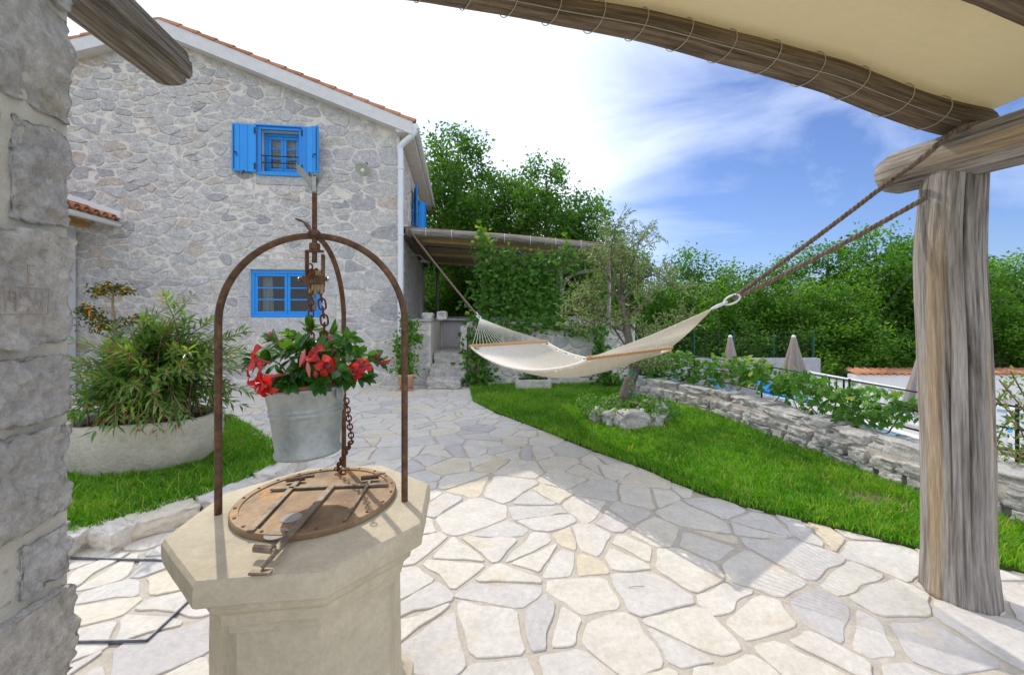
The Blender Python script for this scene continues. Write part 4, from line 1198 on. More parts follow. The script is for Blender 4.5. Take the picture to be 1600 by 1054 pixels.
# ================================================================== stone pillar
pil = thing('stone_pillar', 'massive pillar of rough pale stone blocks with the year 1994 carved in one', 'pillar', (-1.6, .8, 0))
PE = 1.30
fx = lambda y: -1.375 - .1322 * (y - PE)                # inner face
mb = MB(); c = A3(-1.375, PE, 0) - D2 * .615 - R2 * .312
mb.box(A3(c[0], c[1], 1.27), (.60, 1.18, 2.60), R2, D2); mb.build('mortar_core', m_pmortar, pil)
rows = [(-40, 36, 1, .34), (42, 207, 0, .38), (217, 362, -2, .17), (376, 538, 3, .40), (548, 643, 1, .36), (655, 792, 0, .38), (806, 884, -1, .15), (894, 1030, 5, .40), (1042, 1180, 4, .36)]
def zrow(py): return H - (py - Y0) / F * PE
pr_ = random.Random(4)
for k, (pa, pb, dx, ln) in enumerate(rows):
    z1, z0 = zrow(pa), zrow(pb); off = dx * .004
    c = A3(-1.375 + off, PE, 0) - D2 * (ln / 2 + .028) - R2 * .16
    V, Fc = rock(A3(c[0], c[1], (z0 + z1) / 2), (ln, .34, z1 - z0), 700 + k, 30, .955, .030, D2, 2.6, .030)
    obj('stone_block', V, Fc, m_pillar, pil, True, pr_.random())
    if ln > .3:
        c = A3(-1.38 + off, PE, 0) - D2 * (ln + .02 + .36) - R2 * .17
        V, Fc = rock(A3(c[0], c[1], (z0 + z1) / 2), (.70, .34, z1 - z0), 740 + k, 14, .95, .03, D2, 2.6, .02); obj('stone_block', V, Fc, m_pillar, pil, True, pr_.random())
    if ln < .3:
        z = z0
        for j in range(2):
            zz = z0 + (z1 - z0) * (j + .5) / 2; c = A3(-1.39, PE, 0) - D2 * (ln + .16) - R2 * .15
            V, Fc = rock(A3(c[0], c[1], zz), (.25, .32, (z1 - z0) / 2 - .03), 720 + k * 3 + j, 14, .85, .06, D2, 2.2, .02); obj('stone_block', V, Fc, m_pillar, pil, True, pr_.random())
# back faces of the pillar: a second skin of blocks out of sight from here
for k in range(6):
    for j in range(2):
        c = A3(-1.40, PE, 0) - D2 * (.30 + .58 * j) - R2 * .52
        V, Fc = rock(A3(c[0], c[1], .22 + .43 * k), (.56, .34, .41), 760 + 2 * k + j, 6, .92, .05, D2); obj('stone_block', V, Fc, m_pillar, pil, True, pr_.random())
# carved year and frame on the fourth block
m_groove = pmat('carved_groove', (.36, .31, .26), mott=(40, .8, 1.1), rough=1)
def pf(px, py):
    """point on the pillar's inner face"""
    k = (px - 800) / F
    y = (-1.375 + .1322 * PE + .012) / (k + .1322); return A3(k * y + .0185, y, H - (py - Y0) / F * y)
glyph = {'1': [[(.5, 0), (.5, 1)]], '9': [[(.85, .55), (.5, .45), (.15, .6), (.2, .9), (.55, 1), (.85, .85), (.85, .5), (.75, 0)]],
         '4': [[(.15, 1), (.15, .5), (.8, .5)], [(.7, .9), (.7, 0)]], 'E': [[(.2, 0), (.2, 1)], [(.2, .92), (.8, .95)], [(.2, .5), (.6, .5)], [(.2, .06), (.8, .05)]]}
def carve(ch, x0, x1, yt0, yt1, yb0, yb1, name):
    mb = MB()
    for st_ in glyph[ch]:
        P = []
        for (a, b) in st_:
            px = x0 + (x1 - x0) * a; t = yt0 + (yt1 - yt0) * a; bo = yb0 + (yb1 - yb0) * a
            P.append(pf(px, bo + (t - bo) * b))
        mb.tube(smooth_path(P, 14) if len(P) > 2 else P, .0022, 5)
    mb.build(name, m_groove, pil)
for ch, x0, x1 in (('1', -8, 3), ('9', 3, 18), ('9', 21, 38), ('4', 43, 62)):
    carve(ch, x0, x1, 452, 455, 486, 487, 'carved_digit')
carve('E', 31, 46, 412, 414, 446, 447, 'carved_letter')
mb = MB()
for a, b in (((-10, 446), (66, 452)), ((66, 452), (65, 490)), ((65, 490), (-10, 491))): mb.tube([pf(*a), pf(*b)], .0018, 5)
mb.build('carved_frame', m_groove, pil)

# ================================================================== well
WC = A3(-.733, 1.52, 0); RIM = .83
well = thing('stone_well', 'octagonal cream stone well with a rusty iron arch and a round metal lid', 'well', WC)
def octa(prof, name, mat, sub=7):
    Vv = []; n = 8 * sub
    for (R_, z) in prof:
        for k in range(8):
            a0 = 3.65 + k * math.pi / 4; p = A3(math.cos(a0), math.sin(a0), 0) * R_; q = A3(math.cos(a0 + math.pi / 4), math.sin(a0 + math.pi / 4), 0) * R_
            for j in range(sub): Vv.append(WC + p + (q - p) * j / sub + A3(0, 0, z))
    V = np.array(Vv); c = WC + A3(0, 0, 0); d = V - c; d[:, 2] = 0
    V += unit_rows(d) * (fbm(V * 9, 3) * .0035)[:, None]; V[:, 2] += fbm(V * 8 + 4, 2) * .0022
    Fq = []
    for i in range(len(prof) - 1):
        for k in range(n):
            k2 = (k + 1) % n; Fq.append((i * n + k, i * n + k2, (i + 1) * n + k2, (i + 1) * n + k))
    Fq.append(tuple((len(prof) - 1) * n + k for k in range(n))); Fq.append(tuple(range(n))[::-1])
    return obj(name, V, Fq, mat, well)
def unit_rows(d): return d / (np.linalg.norm(d, axis=1)[:, None] + 1e-9)
octa([(.375, -.03), (.372, .10), (.335, .115), (.322, .13), (.318, .30), (.316, .45), (.315, .612)], 'body', m_concrete)
octa([(.314, .605), (.335, .612), (.340, .640), (.362, .652), (.366, .685), (.395, .712), (.398, .745), (.432, .752), (.441, .760), (.443, .79), (.441, .815), (.432, .828), (.41, RIM)], 'rim', m_concrete)
m_rust = pmat('rusty_iron', [(.35, (.10, .055, .032)), (.55, (.17, .095, .055)), (.75, (.27, .15, .08))], src=30, mott=(60, .8, 1.15), bump=(140, .4, .003), rough=.72, metal=.35, spec=.4)
m_rustd = pmat('dark_rust', [(.35, (.09, .035, .02)), (.6, (.20, .07, .03)), (.8, (.32, .12, .05))], src=40, bump=(200, .5, .003), rough=.85, metal=.2)
m_lid = pmat('rusty_plate', [(.30, (.14, .09, .05)), (.5, (.26, .17, .09)), (.7, (.36, .25, .15))], src=7, stain_or_shade=[(6, .56, (.55, .25, .05), .8), (9, .70, (.14, .10, .08), .6)], mott=(45, .85, 1.12), bump=(70, .3, .003), rough=.6, metal=.3, spec=.4)
LC = A3(-.741, 1.570, RIM); LR = .286
mb = MB(); mb.lathe([(LR * .98, .002), (LR, .004), (LR, .016), (LR * .985, .022), (LR * .9, .022), (LR * .895, .017), (.0, .019)], LC, 64); lid = mb.build('lid', m_lid, well)
LZ = RIM + .022
def lg(px, py, z=LZ): return G(px, py, z)
def bar(mb, a, b, w, h, z=LZ): 
    a, b = np.array(a), np.array(b); d = unit(b - a); mb.box((a + b) / 2 + A3(0, 0, h / 2), (np.linalg.norm(b - a), w, h), d, np.cross(A3(0, 0, 1), d), .5, .0015)
m_bar = pmat('worn_iron', [(.35, (.16, .12, .085)), (.6, (.30, .24, .17)), (.8, (.42, .35, .27))], src=24, rough=.6, metal=.35, bump=(120, .3, .002))
for a, b, w in (((423, 765), (606, 757), .016), ((468, 750), (391, 831), .022), ((580, 750), (539, 813), .010)):
    mb = MB(); bar(mb, lg(*a), lg(*b), w, .007); mb.build('strap', m_bar, lid)
mb = MB(); bar(mb, lg(519, 761), lg(428, 866, RIM + .02), .024, .010); mb.build('hasp', m_bar, lid)
for (px, py) in ((462, 752), (578, 749)):
    mb = MB(); p = lg(px, py); d = unit(lg(px + 20, py - 2) - p); mb.tube([p - d * .035 + A3(0, 0, .01), p + d * .035 + A3(0, 0, .01)], .009, 10)
    e = p + A3(.02, .06, 0); mb.box(e + A3(0, 0, -.004), (.05, .018, .014), d, np.cross(A3(0, 0, 1), d), .5, .002); mb.build('hinge', m_rust, lid)
mb = MB(); p = lg(430, 861, RIM + .03); mb.tube([p + A3(-.07, .02, .0), p + A3(-.012, .012, 0)], .013, 10); mb.tube(smooth_path([p + A3(-.01, .01, .0), p + A3(.01, -.02, .005), p + A3(-.005, -.055, -.012)], 8), .007, 8); mb.box(p + A3(-.005, -.06, -.022), (.06, .02, .008), tone=.5, bevel=.002); mb.build('padlock', m_bar, lid)
for k in range(20):
    mb = MB(); a = k * 2 * math.pi / 20 + .1; mb.lathe([(.006, 0), (.005, .003), (0, .004)], LC + A3(math.cos(a) * LR * .945, math.sin(a) * LR * .945, .022), 7); mb.build('rivet', m_rust, lid)
mb = MB()
for (px, py, r_) in ((455, 808, .035), (432, 833, .036)):
    c = lg(px, py, RIM + .0188); mb.lathe([(r_, 0), (r_ * .95, .0008), (0, .001)], c, 20)
mb.build('pale_patch', pmat('pale_grey_paint', (.40, .36, .33), mott=(40, .85, 1.1), rough=.8), lid)
# iron arch
TOP = A3(-.733, 1.525, 1.835); RR = .0125
feet = [A3(-1.052, 1.467, RIM - .01), A3(-.411, 1.567, RIM - .01), A3(-.772, 1.88, RIM - .01)]
for i, f in enumerate(feet):
    hor = A3(TOP[0] - f[0], TOP[1] - f[1], 0); w = np.linalg.norm(hor); hu = hor / w; rz = .325
    P = [f + A3(0, 0, t) for t in np.linspace(0, TOP[2] - rz - f[2], 12)[:-1]]
    for a in np.linspace(0, math.pi / 2, 22): P.append(A3(f[0], f[1], 0) + hu * w * (1 - math.cos(a)) + A3(0, 0, TOP[2] - rz + rz * math.sin(a)))
    mb = MB(); mb.tube(P, RR if i < 2 else .0105, 12); mb.build('arch_rod', m_rust, well, True)
fin = TOP + A3(-.002, 0, 0)
mb = MB(); mb.tube([fin + A3(0, 0, -.10), fin + A3(0, 0, .225)], .009, 10); mb.lathe([(.017, -.055), (.02, -.05), (.02, -.03), (.012, -.026)], fin, 8); mb.lathe([(.022, .0), (.024, .012), (.014, .022)], fin, 10); spind = mb.build('finial_rod', m_rust, well)
mb = MB(); P = [fin + A3(-.052, -.02, .052), fin + A3(-.03, -.012, .045), fin + A3(-.012, -.005, .018), fin + A3(.02, 0, .004)]; Vv = []
for p in smooth_path(P, 12): Vv += [p + A3(0, -.02, .0), p + A3(0, .02, 0), p + A3(0, .02, .006), p + A3(0, -.02, .006)]
mb.add(Vv, [(4 * i + j, 4 * i + 4 + j, 4 * i + 4 + (j + 1) % 4, 4 * i + (j + 1) % 4) for i in range(11) for j in range(4)] + [(0, 1, 2, 3), (47, 46, 45, 44)]); mb.build('bent_strap', m_rust, spind)
# sheet metal dove on the finial: body, two raised wings, tail
def plate(pts, c, U, Vd, Nn, th=.004):
    n = len(pts); V = [c + U * p[0] + Vd * p[1] + Nn * s for s in (-th / 2, th / 2) for p in pts]
    return V, [tuple(range(n))[::-1], tuple(range(n, 2 * n))] + [(i, (i + 1) % n, n + (i + 1) % n, n + i) for i in range(n)]
m_zinc = pmat('dull_zinc', (.42, .43, .41), mott=(30, .75, 1.15), rough=.5, metal=.6)
dc = fin + A3(0, 0, .175)
dove = obj('dove', *plate([(-.005, -.03), (.012, -.012), (.014, .03), (.004, .055), (-.006, .05), (-.010, .01)], dc, unit(A3(.3, -1, 0)), A3(0, 0, 1), unit(A3(1, .3, 0)), .014), m_zinc, spind)
wl_pts = [(0, -.035), (.012, -.01), (.03, .03), (.055, .055), (.052, .065), (.058, .072), (.05, .075), (.056, .088), (.045, .082), (.02, .055), (.0, .02)]
obj('wing', *plate([(-a, b) for a, b in wl_pts], dc, unit(A3(1, .2, 0)), unit(A3(0, -.25, 1)), unit(A3(.2, -1, .25))), m_zinc, dove)
obj('wing', *plate([(a * .62, b * .8) for a, b in wl_pts], dc, unit(A3(1, -.3, 0)), unit(A3(0, .2, 1)), unit(A3(-.3, -1, .2))), m_zinc, dove)
# pulley block
m_galv0 = pmat('bright_steel', (.45, .45, .44), rough=.35, metal=.8)
def chain(mb, P, pitch, r, wd):
    P = np.asarray(P, float); L = np.concatenate([[0], np.cumsum(np.linalg.norm(np.diff(P, axis=0), axis=1))]); n = int(L[-1] / pitch)
    for k in range(n):
        s = (k + .5) * pitch; c = A3(*[np.interp(s, L, P[:, j]) for j in range(3)]); c2 = A3(*[np.interp(s + .004, L, P[:, j]) for j in range(3)]); d = unit(c2 - c)
        X = unit(np.cross(d, A3(1, .4, .05))); Y = np.cross(d, X); X = X if k % 2 else Y
        a = np.linspace(0, 2 * math.pi, 15)[:-1]; hl = pitch * .70
        ring = [c + X * wd * math.cos(q) + d * (hl - wd) * np.sign(math.sin(q)) * min(1, abs(math.sin(q)) * 3) + d * wd * math.sin(q) for q in a]; ring.append(ring[0]); mb.tube(ring, r, 6, False)
px_, pz = -.733, 1.735
mb = MB()
for dx in (-.028, .028): mb.box(A3(px_ + dx + .004 * (1 if dx > 0 else 0), 1.52, pz - .02 + (-.01 if dx > 0 else .0)), (.006, .022, .12), tone=.5, bevel=.001)
mb.box(A3(px_, 1.52, pz + .042), (.062, .022, .008), tone=.5, bevel=.001); mb.box(A3(px_ + .002, 1.505, pz - .065), (.075, .014, .032), tone=.5, bevel=.002); mb.tube([A3(px_ - .05, 1.508, pz - .062), A3(px_ + .055, 1.508, pz - .062)], .008, 8)
pul = mb.build('pulley_block', m_rust, well)
mb = MB()
for dx in (-.048, .052): mb.lathe([(.007, -.005), (.007, .005)], A3(px_ + dx, 1.508, pz - .062), 6, axis=(1, 0, 0))
mb.build('nut', m_galv0, pul)
mb = MB(); mb.lathe([(.030, -.008), (.022, 0), (.030, .008)], A3(px_, 1.52, pz - .05), 20, axis=(1, 0, 0)); mb.build('pulley_wheel', m_rustd, pul)
mb = MB()
for k in range(5): mb.tube([A3(px_ - .01 + .01 * k, 1.515, pz - .03), A3(px_ - .012 + .011 * k, 1.51, pz - .115 + .01 * (k % 2))], .006, 6)
mb.build('rope_whipping', pmat('hemp', (.38, .27, .13), mott=(60, .7, 1.2), rough=.95), pul)
mb = MB(); chain(mb, [A3(px_ - .012, 1.51, pz - .01), A3(px_ - .008, 1.515, pz - .30), A3(px_ + .03, 1.52, 1.355)], .021, .0031, .0085); chain(mb, [A3(px_ + .018, 1.52, pz - .08), A3(px_ + .035, 1.525, pz - .22), A3(px_ + .03, 1.52, 1.355)], .030, .0038, .0125); mb.build('chain', m_rustd, well, True)
mb = MB(); a = A3(-.672, 1.66, 1.20); chain(mb, [a, A3(-.665, 1.70, 1.02), lg(526, 737) + A3(0, 0, .012), lg(536, 739) + A3(0.01, .0, .0)], .019, .0032, .0095); mb.build('chain_end', m_rustd, well, True)

# hanging zinc bucket (tilted) with its flower pot
BK = A3(-.755, 1.52, 1.03); bax = unit(A3(-.045, .02, 1))
m_galv = pmat('galvanised_zinc', [(.35, (.30, .32, .30)), (.6, (.42, .44, .41)), (.8, (.50, .52, .48))], src=9, mott=[(50, .86, 1.12)], stain_or_shade=[(12, .70, (.62, .58, .48), .8), (16, .66, (.25, .26, .25), .5)], bump=(90, .15, .002), rough=.5, metal=.35, spec=.45)
buck = thing('zinc_bucket', 'dented galvanised bucket hanging on the chain over the well', 'bucket', BK)
mb = MB(); bh = .245
prof = [(0, .006), (.100, .006), (.104, .0), (.113, .002), (.114, .014), (.109, .02), (.1205, .142), (.1215, .146), (.1265, .152), (.1265, .155), (.1220, .160), (.1230, .163), (.128, .169), (.128, .172), (.1240, .178), (.125, .182), (.137, .234), (.142, .24), (.143, .246), (.139, .25), (.135, .244), (.120, .15), (.103, .015)]
mb.lathe(prof, BK, 48, axis=bax); mb.build('body', m_galv, buck, True)
def bk(a, r, z):
    X = unit(np.cross((0, 1, .001), bax)); Y = np.cross(bax, X); return BK + X * r * math.cos(a) + Y * r * math.sin(a) + bax * z
mb = MB(); hs = bk(2.9, .142, .235); he = bk(-.25, .142, .235); hm = A3(px_ + .03, 1.52, 1.352)
mb.tube(smooth_path([hs, hs + A3(.03, 0, .045), hm + A3(-.05, 0, -.012), hm, hm + A3(.05, 0, -.012), he + A3(-.03, 0, .045), he], 40), .005, 8); mb.build('handle', m_rust, buck, True)
for a in (2.9, -.25):
    mb = MB(); p = bk(a, .141, .225); d = unit(p - bk(a, 0, .225)); mb.box(p, (.012, .03, .045), d, np.cross(A3(0, 0, 1), d), .5, .003); mb.build('ear', m_galv, buck)
fpot = thing('plastic_pot', 'reddish brown inner flower pot set in the hanging bucket', 'flower pot', BK + bax * .1)
mb = MB(); mb.lathe([(0, .05), (.09, .05), (.127, .238), (.134, .245), (.134, .258), (.128, .262), (.122, .255), (.118, .235), (0, .232)], BK, 40, axis=bax); mb.build('pot', pmat('brown_plastic', (.36, .12, .06), mott=(20, .9, 1.1), rough=.5), fpot, True)
mb = MB(); mb.lathe([(.117, .236), (.06, .243), (0, .245)], BK, 24, axis=bax); mb.build('soil', m_dirt, fpot, True)

# ================================================================== hammock
ham = thing('hammock', 'white woven rope hammock with wooden spreader bars, slung between post and pergola', 'hammock', (.5, 4.4, 1.0))
m_cord = pmat('cotton_cord', (.74, .68, .57), mott=(40, .9, 1.08), bump=(200, .3, .003), rough=.95)
m_barw = pmat('spreader_wood', (.56, .30, .11), mott=(12, .8, 1.1), rough=.55)
m_rope = pmat('grey_brown_rope', [(0, (.15, .11, .08)), (1, (.26, .20, .15))], mott=(60, .7, 1.2), bump=(150, .6, .004), rough=.95)
A1, A2 = W(736, 540, 5.0), W(855, 533, 5.55)            # far bar
B1, B2 = W(921, 559, 3.2), W(1048, 543, 3.85)           # near bar
c1, c2 = (A1 + A2) / 2, (B1 + B2) / 2
RG1, RG2 = W(750, 497, 6.05), W(1113, 482, 2.86)
for a, b in ((A1, A2), (B1, B2)):
    d = unit(b - a); mb = MB(); mb.tube([a - d * .03, a - d * .02, a, b, b + d * .02, b + d * .03], [.008, .016, .017, .017, .016, .008], 12); mb.build('spreader_bar', m_barw, ham, True)
def bed(s, t):
    """s 0..1 along from far bar to near bar, t 0..1 across"""
    a = A1 + (A2 - A1) * t; b = B1 + (B2 - B1) * t; p = a + (b - a) * s
    sag = 4 * s * (1 - s)
    return p + A3(0, 0, -.17 * sag ** .9 - .13 * sag * (1 - (2 * t - 1) ** 2) - .012)
NS = 44
mb = MB(); Fq = []; Vv = []
def ribbon(path_, w):
    P = np.array(path_); T = np.gradient(P, axis=0); S = np.cross(T, A3(0, 0, 1)); S /= np.linalg.norm(S, axis=1)[:, None] + 1e-9
    n = len(P); th = A3(0, 0, .0025)
    V = np.concatenate([P - S * w, P + S * w, P + S * w * .6 + th, P - S * w * .6 + th]); 
    Fc = []
    for i in range(n - 1):
        for j in range(4): Fc.append((j * n + i, j * n + i + 1, ((j + 1) % 4) * n + i + 1, ((j + 1) % 4) * n + i))
    mb.add(V, Fc)
for fam in (1, -1):
    for k in range(-52, 53):
        pts_ = []
        for s in np.linspace(0, 1, 30):
            t = .5 + fam * (s - .5) * 1.9 + k / 36.0
            if -.001 <= t <= 1.001: pts_.append(bed(s, t) + A3(0, 0, .0015 * fam))
        if len(pts_) > 2: ribbon(pts_, .0108)
mb.build('woven_bed', m_cord, ham, kind='stuff')
for t in (0, 1):
    mb = MB(); mb.tube([bed(s, t) for s in np.linspace(0, 1, 36)], .014, 8); mb.build('edge_cord', m_cord, ham, True)
for ring_, a, b, n in ((RG1, A1, A2, 22), (RG2, B1, B2, 24)):
    for k in range(n):
        p = a + (b - a) * (k + .3) / (n - .4); m_ = (p + ring_) / 2 - A3(0, 0, .015)
        mb = MB(); mb.tube(smooth_path([p, m_, ring_], 7), .0034, 5); mb.build('suspension_cord', m_cord, ham)
for (ring_, to) in ((RG1, W(700, 440, 7.5)), (RG2, W(1150, 465, 2.75))):
    d = unit(to - ring_); X = unit(np.cross(d, A3(0, 0, 1))); c = ring_ + d * .05
    mb = MB(); a = np.linspace(0, 2 * math.pi, 25); mb.tube([c + d * .055 * math.cos(q) + X * .028 * math.sin(q) for q in a], .007, 8, False); mb.tube([c + d * .09 + d * .055 * math.cos(q) + np.cross(d, X) * .026 * math.sin(q) for q in a], .007, 8, False); mb.build('steel_ring', m_whitem, ham, True)
def rope(P, R, turns, name):
    P = np.asarray(P); n = len(P); T = np.gradient(P, axis=0); T /= np.linalg.norm(T, axis=1)[:, None]
    X = np.cross(T, A3(0, 0, 1)); X /= np.linalg.norm(X, axis=1)[:, None]; Y = np.cross(X, T)
    L = np.concatenate([[0], np.cumsum(np.linalg.norm(np.diff(P, axis=0), axis=1))]); mb = MB()
    for k in range(3):
        a = L * turns * 2 * math.pi + k * 2 * math.pi / 3
        mb.tube(P + (X * np.cos(a)[:, None] + Y * np.sin(a)[:, None]) * R * .5, R * .58, 6, tone=random.random())
    return mb.build(name, m_rope, ham, True)
k0 = RG2 + unit(W(1150, 465, 2.75) - RG2) * .15
def line(a, b, n, sag=0.0): return np.array([a + (b - a) * t - A3(0, 0, sag * 4 * t * (1 - t)) for t in np.linspace(0, 1, n)])
rope(line(k0, W(1448, 308, 2.24), 150, .015), .0145, 13, 'rope')
up_ = np.vstack([line(k0 + A3(0, 0, .012), W(1398, 277, 2.40), 120, .01), smooth_path([W(1398, 277, 2.40), W(1440, 248, 2.12), W(1478, 215, 2.10), W(1505, 200, 2.12), W(1530, 192, 2.2)], 70)[1:]])
rope(up_, .0145, 13, 'rope')
k1 = RG1 + unit(W(700, 440, 7.5) - RG1) * .15
rope(line(k1, PA + A3(.10, -.06, .02), 130, .02), .019, 9, 'rope')
mb = MB(); cc = PA + A3(.10, 0, 0); a = np.linspace(0, 2 * math.pi, 30); mb.tube([cc + A3(.01 * math.sin(3 * q), .115 * math.cos(q), .115 * math.sin(q)) for q in a], .018, 8, False); mb.build('rope_loop', m_rope, ham, True)

# ================================================================== plants
m_lw = leafmat('walnut_leaf', [(0, (.035, .095, .012)), (.5, (.075, .180, .020)), (1, (.15, .28, .032))], .42)
m_lt = leafmat('tree_leaf', [(0, (.035, .10, .010)), (.5, (.085, .205, .016)), (1, (.19, .34, .03))], .42)
m_lv = leafmat('creeper_leaf', [(0, (.030, .105, .010)), (.5, (.070, .19, .016)), (.85, (.14, .31, .022)), (1, (.36, .42, .03))], .36, .38)
m_lo = leafmat('olive_leaf', [(0, (.13, .20, .06)), (.5, (.22, .30, .10)), (1, (.34, .42, .17))], .25, .5, (1, 1.05, .7))
m_ol = leafmat('oleander_leaf', [(0, (.05, .11, .025)), (.5, (.10, .20, .045)), (.85, (.19, .32, .06)), (.93, (.22, .36, .05)), (1, (.42, .20, .14))], .25, .34)
m_sh = leafmat('shrub_leaf', [(0, (.04, .12, .012)), (.5, (.085, .22, .02)), (1, (.20, .36, .03))], .35, .45)
m_md = leafmat('mandevilla_leaf', [(0, (.018, .075, .012)), (.5, (.040, .130, .018)), (.8, (.10, .24, .022)), (1, (.22, .38, .03))], .22, .22)
m_bark = pmat('tree_bark', (.20, .17, .14), mott=[(6, .6, 1.25), (30, .8, 1.15)], bump=(24, .9, .03), rough=.95, spec=.1)
m_twig = pmat('twig', (.16, .11, .07), mott=(30, .7, 1.2), rough=.9)
def rand_unit(r, n): v = r.standard_normal((n, 3)); return v / np.linalg.norm(v, axis=1)[:, None]
def leaf_arrays(P, d, nrm, L, Wd, fold=.18, wide=.42):
    """rhombic leaves folded at the midrib"""
    n = len(P); d = unit_rows(d); s = unit_rows(np.cross(d, nrm)); u = np.cross(s, d)
    L = np.broadcast_to(np.asarray(L, float), (n,))[:, None]; Wd = np.broadcast_to(np.asarray(Wd, float), (n,))[:, None]
    V = np.stack([P, P + d * L * wide + s * Wd / 2 + u * Wd * fold, P + d * L - u * L * .08, P + d * L * wide - s * Wd / 2 + u * Wd * fold], 1).reshape(-1, 3)
    o = np.arange(n)[:, None] * 4
    return V, np.vstack([o + [0, 1, 2], o + [0, 2, 3]])
def leafobj(name, P, d, nrm, L, Wd, tone, mat, parent, kind='stuff', **k):
    V, Fc = leaf_arrays(P, d, nrm, L, Wd, **k)
    return obj(name, V, Fc, mat, parent, False, np.repeat(np.clip(tone, 0, 1), 4), kind=kind)
def spray(r, C, sig, n, up=.55):
    """n leaf positions round clump centres C"""
    i = r.integers(0, len(C), n); P = C[i] + r.standard_normal((n, 3)) * sig
    nr = unit_rows(rand_unit(r, n) + A3(0, 0, up * 1.6)); d = rand_unit(r, n); d[:, 2] -= .25; d = d - nr * (d * nr).sum(1)[:, None]
    return i, P, d, nr
def tree_proto(name, seed, hgt, rad, base, mat, nclump, per, leaf, trunk_r=.16, lobes=7, thin=.30):
    r = np.random.default_rng(seed); rr = random.Random(seed)
    root = thing(name, 'tree', 'tree')
    mb = MB(); mb.tube(smooth_path([A3(0, 0, -.4), A3(rr.uniform(-.1, .1), 0, hgt * .25), A3(rr.uniform(-.25, .25), rr.uniform(-.2, .2), hgt * .55), A3(rr.uniform(-.3, .3), 0, hgt * .9)], 14), np.linspace(trunk_r, .03, 14), 9, True, pdisp(seed)); 
    # lobes: big masses of which the crown is made
    lob = []
    for k in range(lobes):
        a = 2 * math.pi * k / lobes + rr.uniform(-.4, .4); q = rr.uniform(.35, .72) * rad; z = base + (hgt - base) * rr.uniform(.12, .72)
        lob.append((A3(math.cos(a) * q, math.sin(a) * q, z), rad * rr.uniform(.42, .60)))
    lob.append((A3(0, 0, hgt - rad * .42), rad * .46)); lob.append((A3(rr.uniform(-.2, .2) * rad, 0, (hgt + base) / 2), rad * .62))
    for c, q in lob:
        mb.tube(smooth_path([A3(0, 0, hgt * .22 + rr.uniform(0, .2) * hgt), c * A3(.5, .5, 1) * A3(1, 1, .8), c], 8), np.linspace(trunk_r * .45, .015, 8), 6)
    mb.build('trunk', m_bark, root, True)
    C = []; CT = []
    while len(C) < nclump:
        c, q = lob[rr.randrange(len(lob))]; v = rand_unit(r, 1)[0]; f = rr.uniform(.55, 1.08)
        p = c + v * q * f * A3(1, 1, .85)
        if p[2] < base * .6: continue
        C.append(p); CT.append(rr.gauss(0, .16))
    C = np.array(C); CT = np.array(CT)
    i, P, d, nr = spray(r, C, thin, nclump * per)
    tone = .45 + CT[i] + r.standard_normal(len(i)) * .17
    leafobj('crown', P, d, nr, leaf * r.uniform(.75, 1.25, len(i)), leaf * .55, tone, mat, root, None)
    return root
protos = [tree_proto('leafy_tree', 11, 7.2, 2.7, 1.0, m_lt, 190, 62, .20, .17, 9, .27),
          tree_proto('leafy_tree', 12, 6.4, 2.5, .3, m_lt, 190, 62, .18, .14, 8, .25),
          tree_proto('leafy_tree', 13, 6.8, 2.3, .6, m_lt, 170, 66, .17, .15, 7, .24),
          tree_proto('walnut_tree', 14, 10.4, 3.3, 3.0, m_lw, 330, 62, .21, .22, 12, .26),
          tree_proto('walnut_tree', 15, 9.4, 3.2, 2.4, m_lw, 330, 62, .21, .22, 11, .26)]
PH = [7.2, 6.4, 6.8, 10.4, 9.4]
used = set()
def put_tree(k, px, top, y, label, zb=-1.32, sx=1.0, rot=0.0, group=None, cat='tree'):
    o = protos[k]
    if k in used: o = copy_tree(o)
    used.add(k)
    z = H - (top - Y0) / F * y; s = (z - zb) / PH[k]
    o.location = ((px - 800) / F * y, y, zb); o.rotation_euler = (0, 0, rot); o.scale = (s * sx, s * sx, s)
    o['label'] = label
    if group: o['group'] = group
put_tree(3, 712, 203, 17.2, 'tall walnut tree rising right behind the house eave', 0, .95, .4)
put_tree(4, 852, 250, 18.0, 'rounded walnut tree behind the middle of the reed pergola', 0, .92, 1.9)
put_tree(4, 700, 330, 21.5, 'dark walnut tree filling the gap under the pergola by the house wall', -.3, 1.1, 4.0)
put_tree(3, 905, 330, 20.0, 'lower walnut tree at the outer end of the reed pergola', -.8, .9, 2.6)
m_row = 'trees of the green belt beyond the pool'
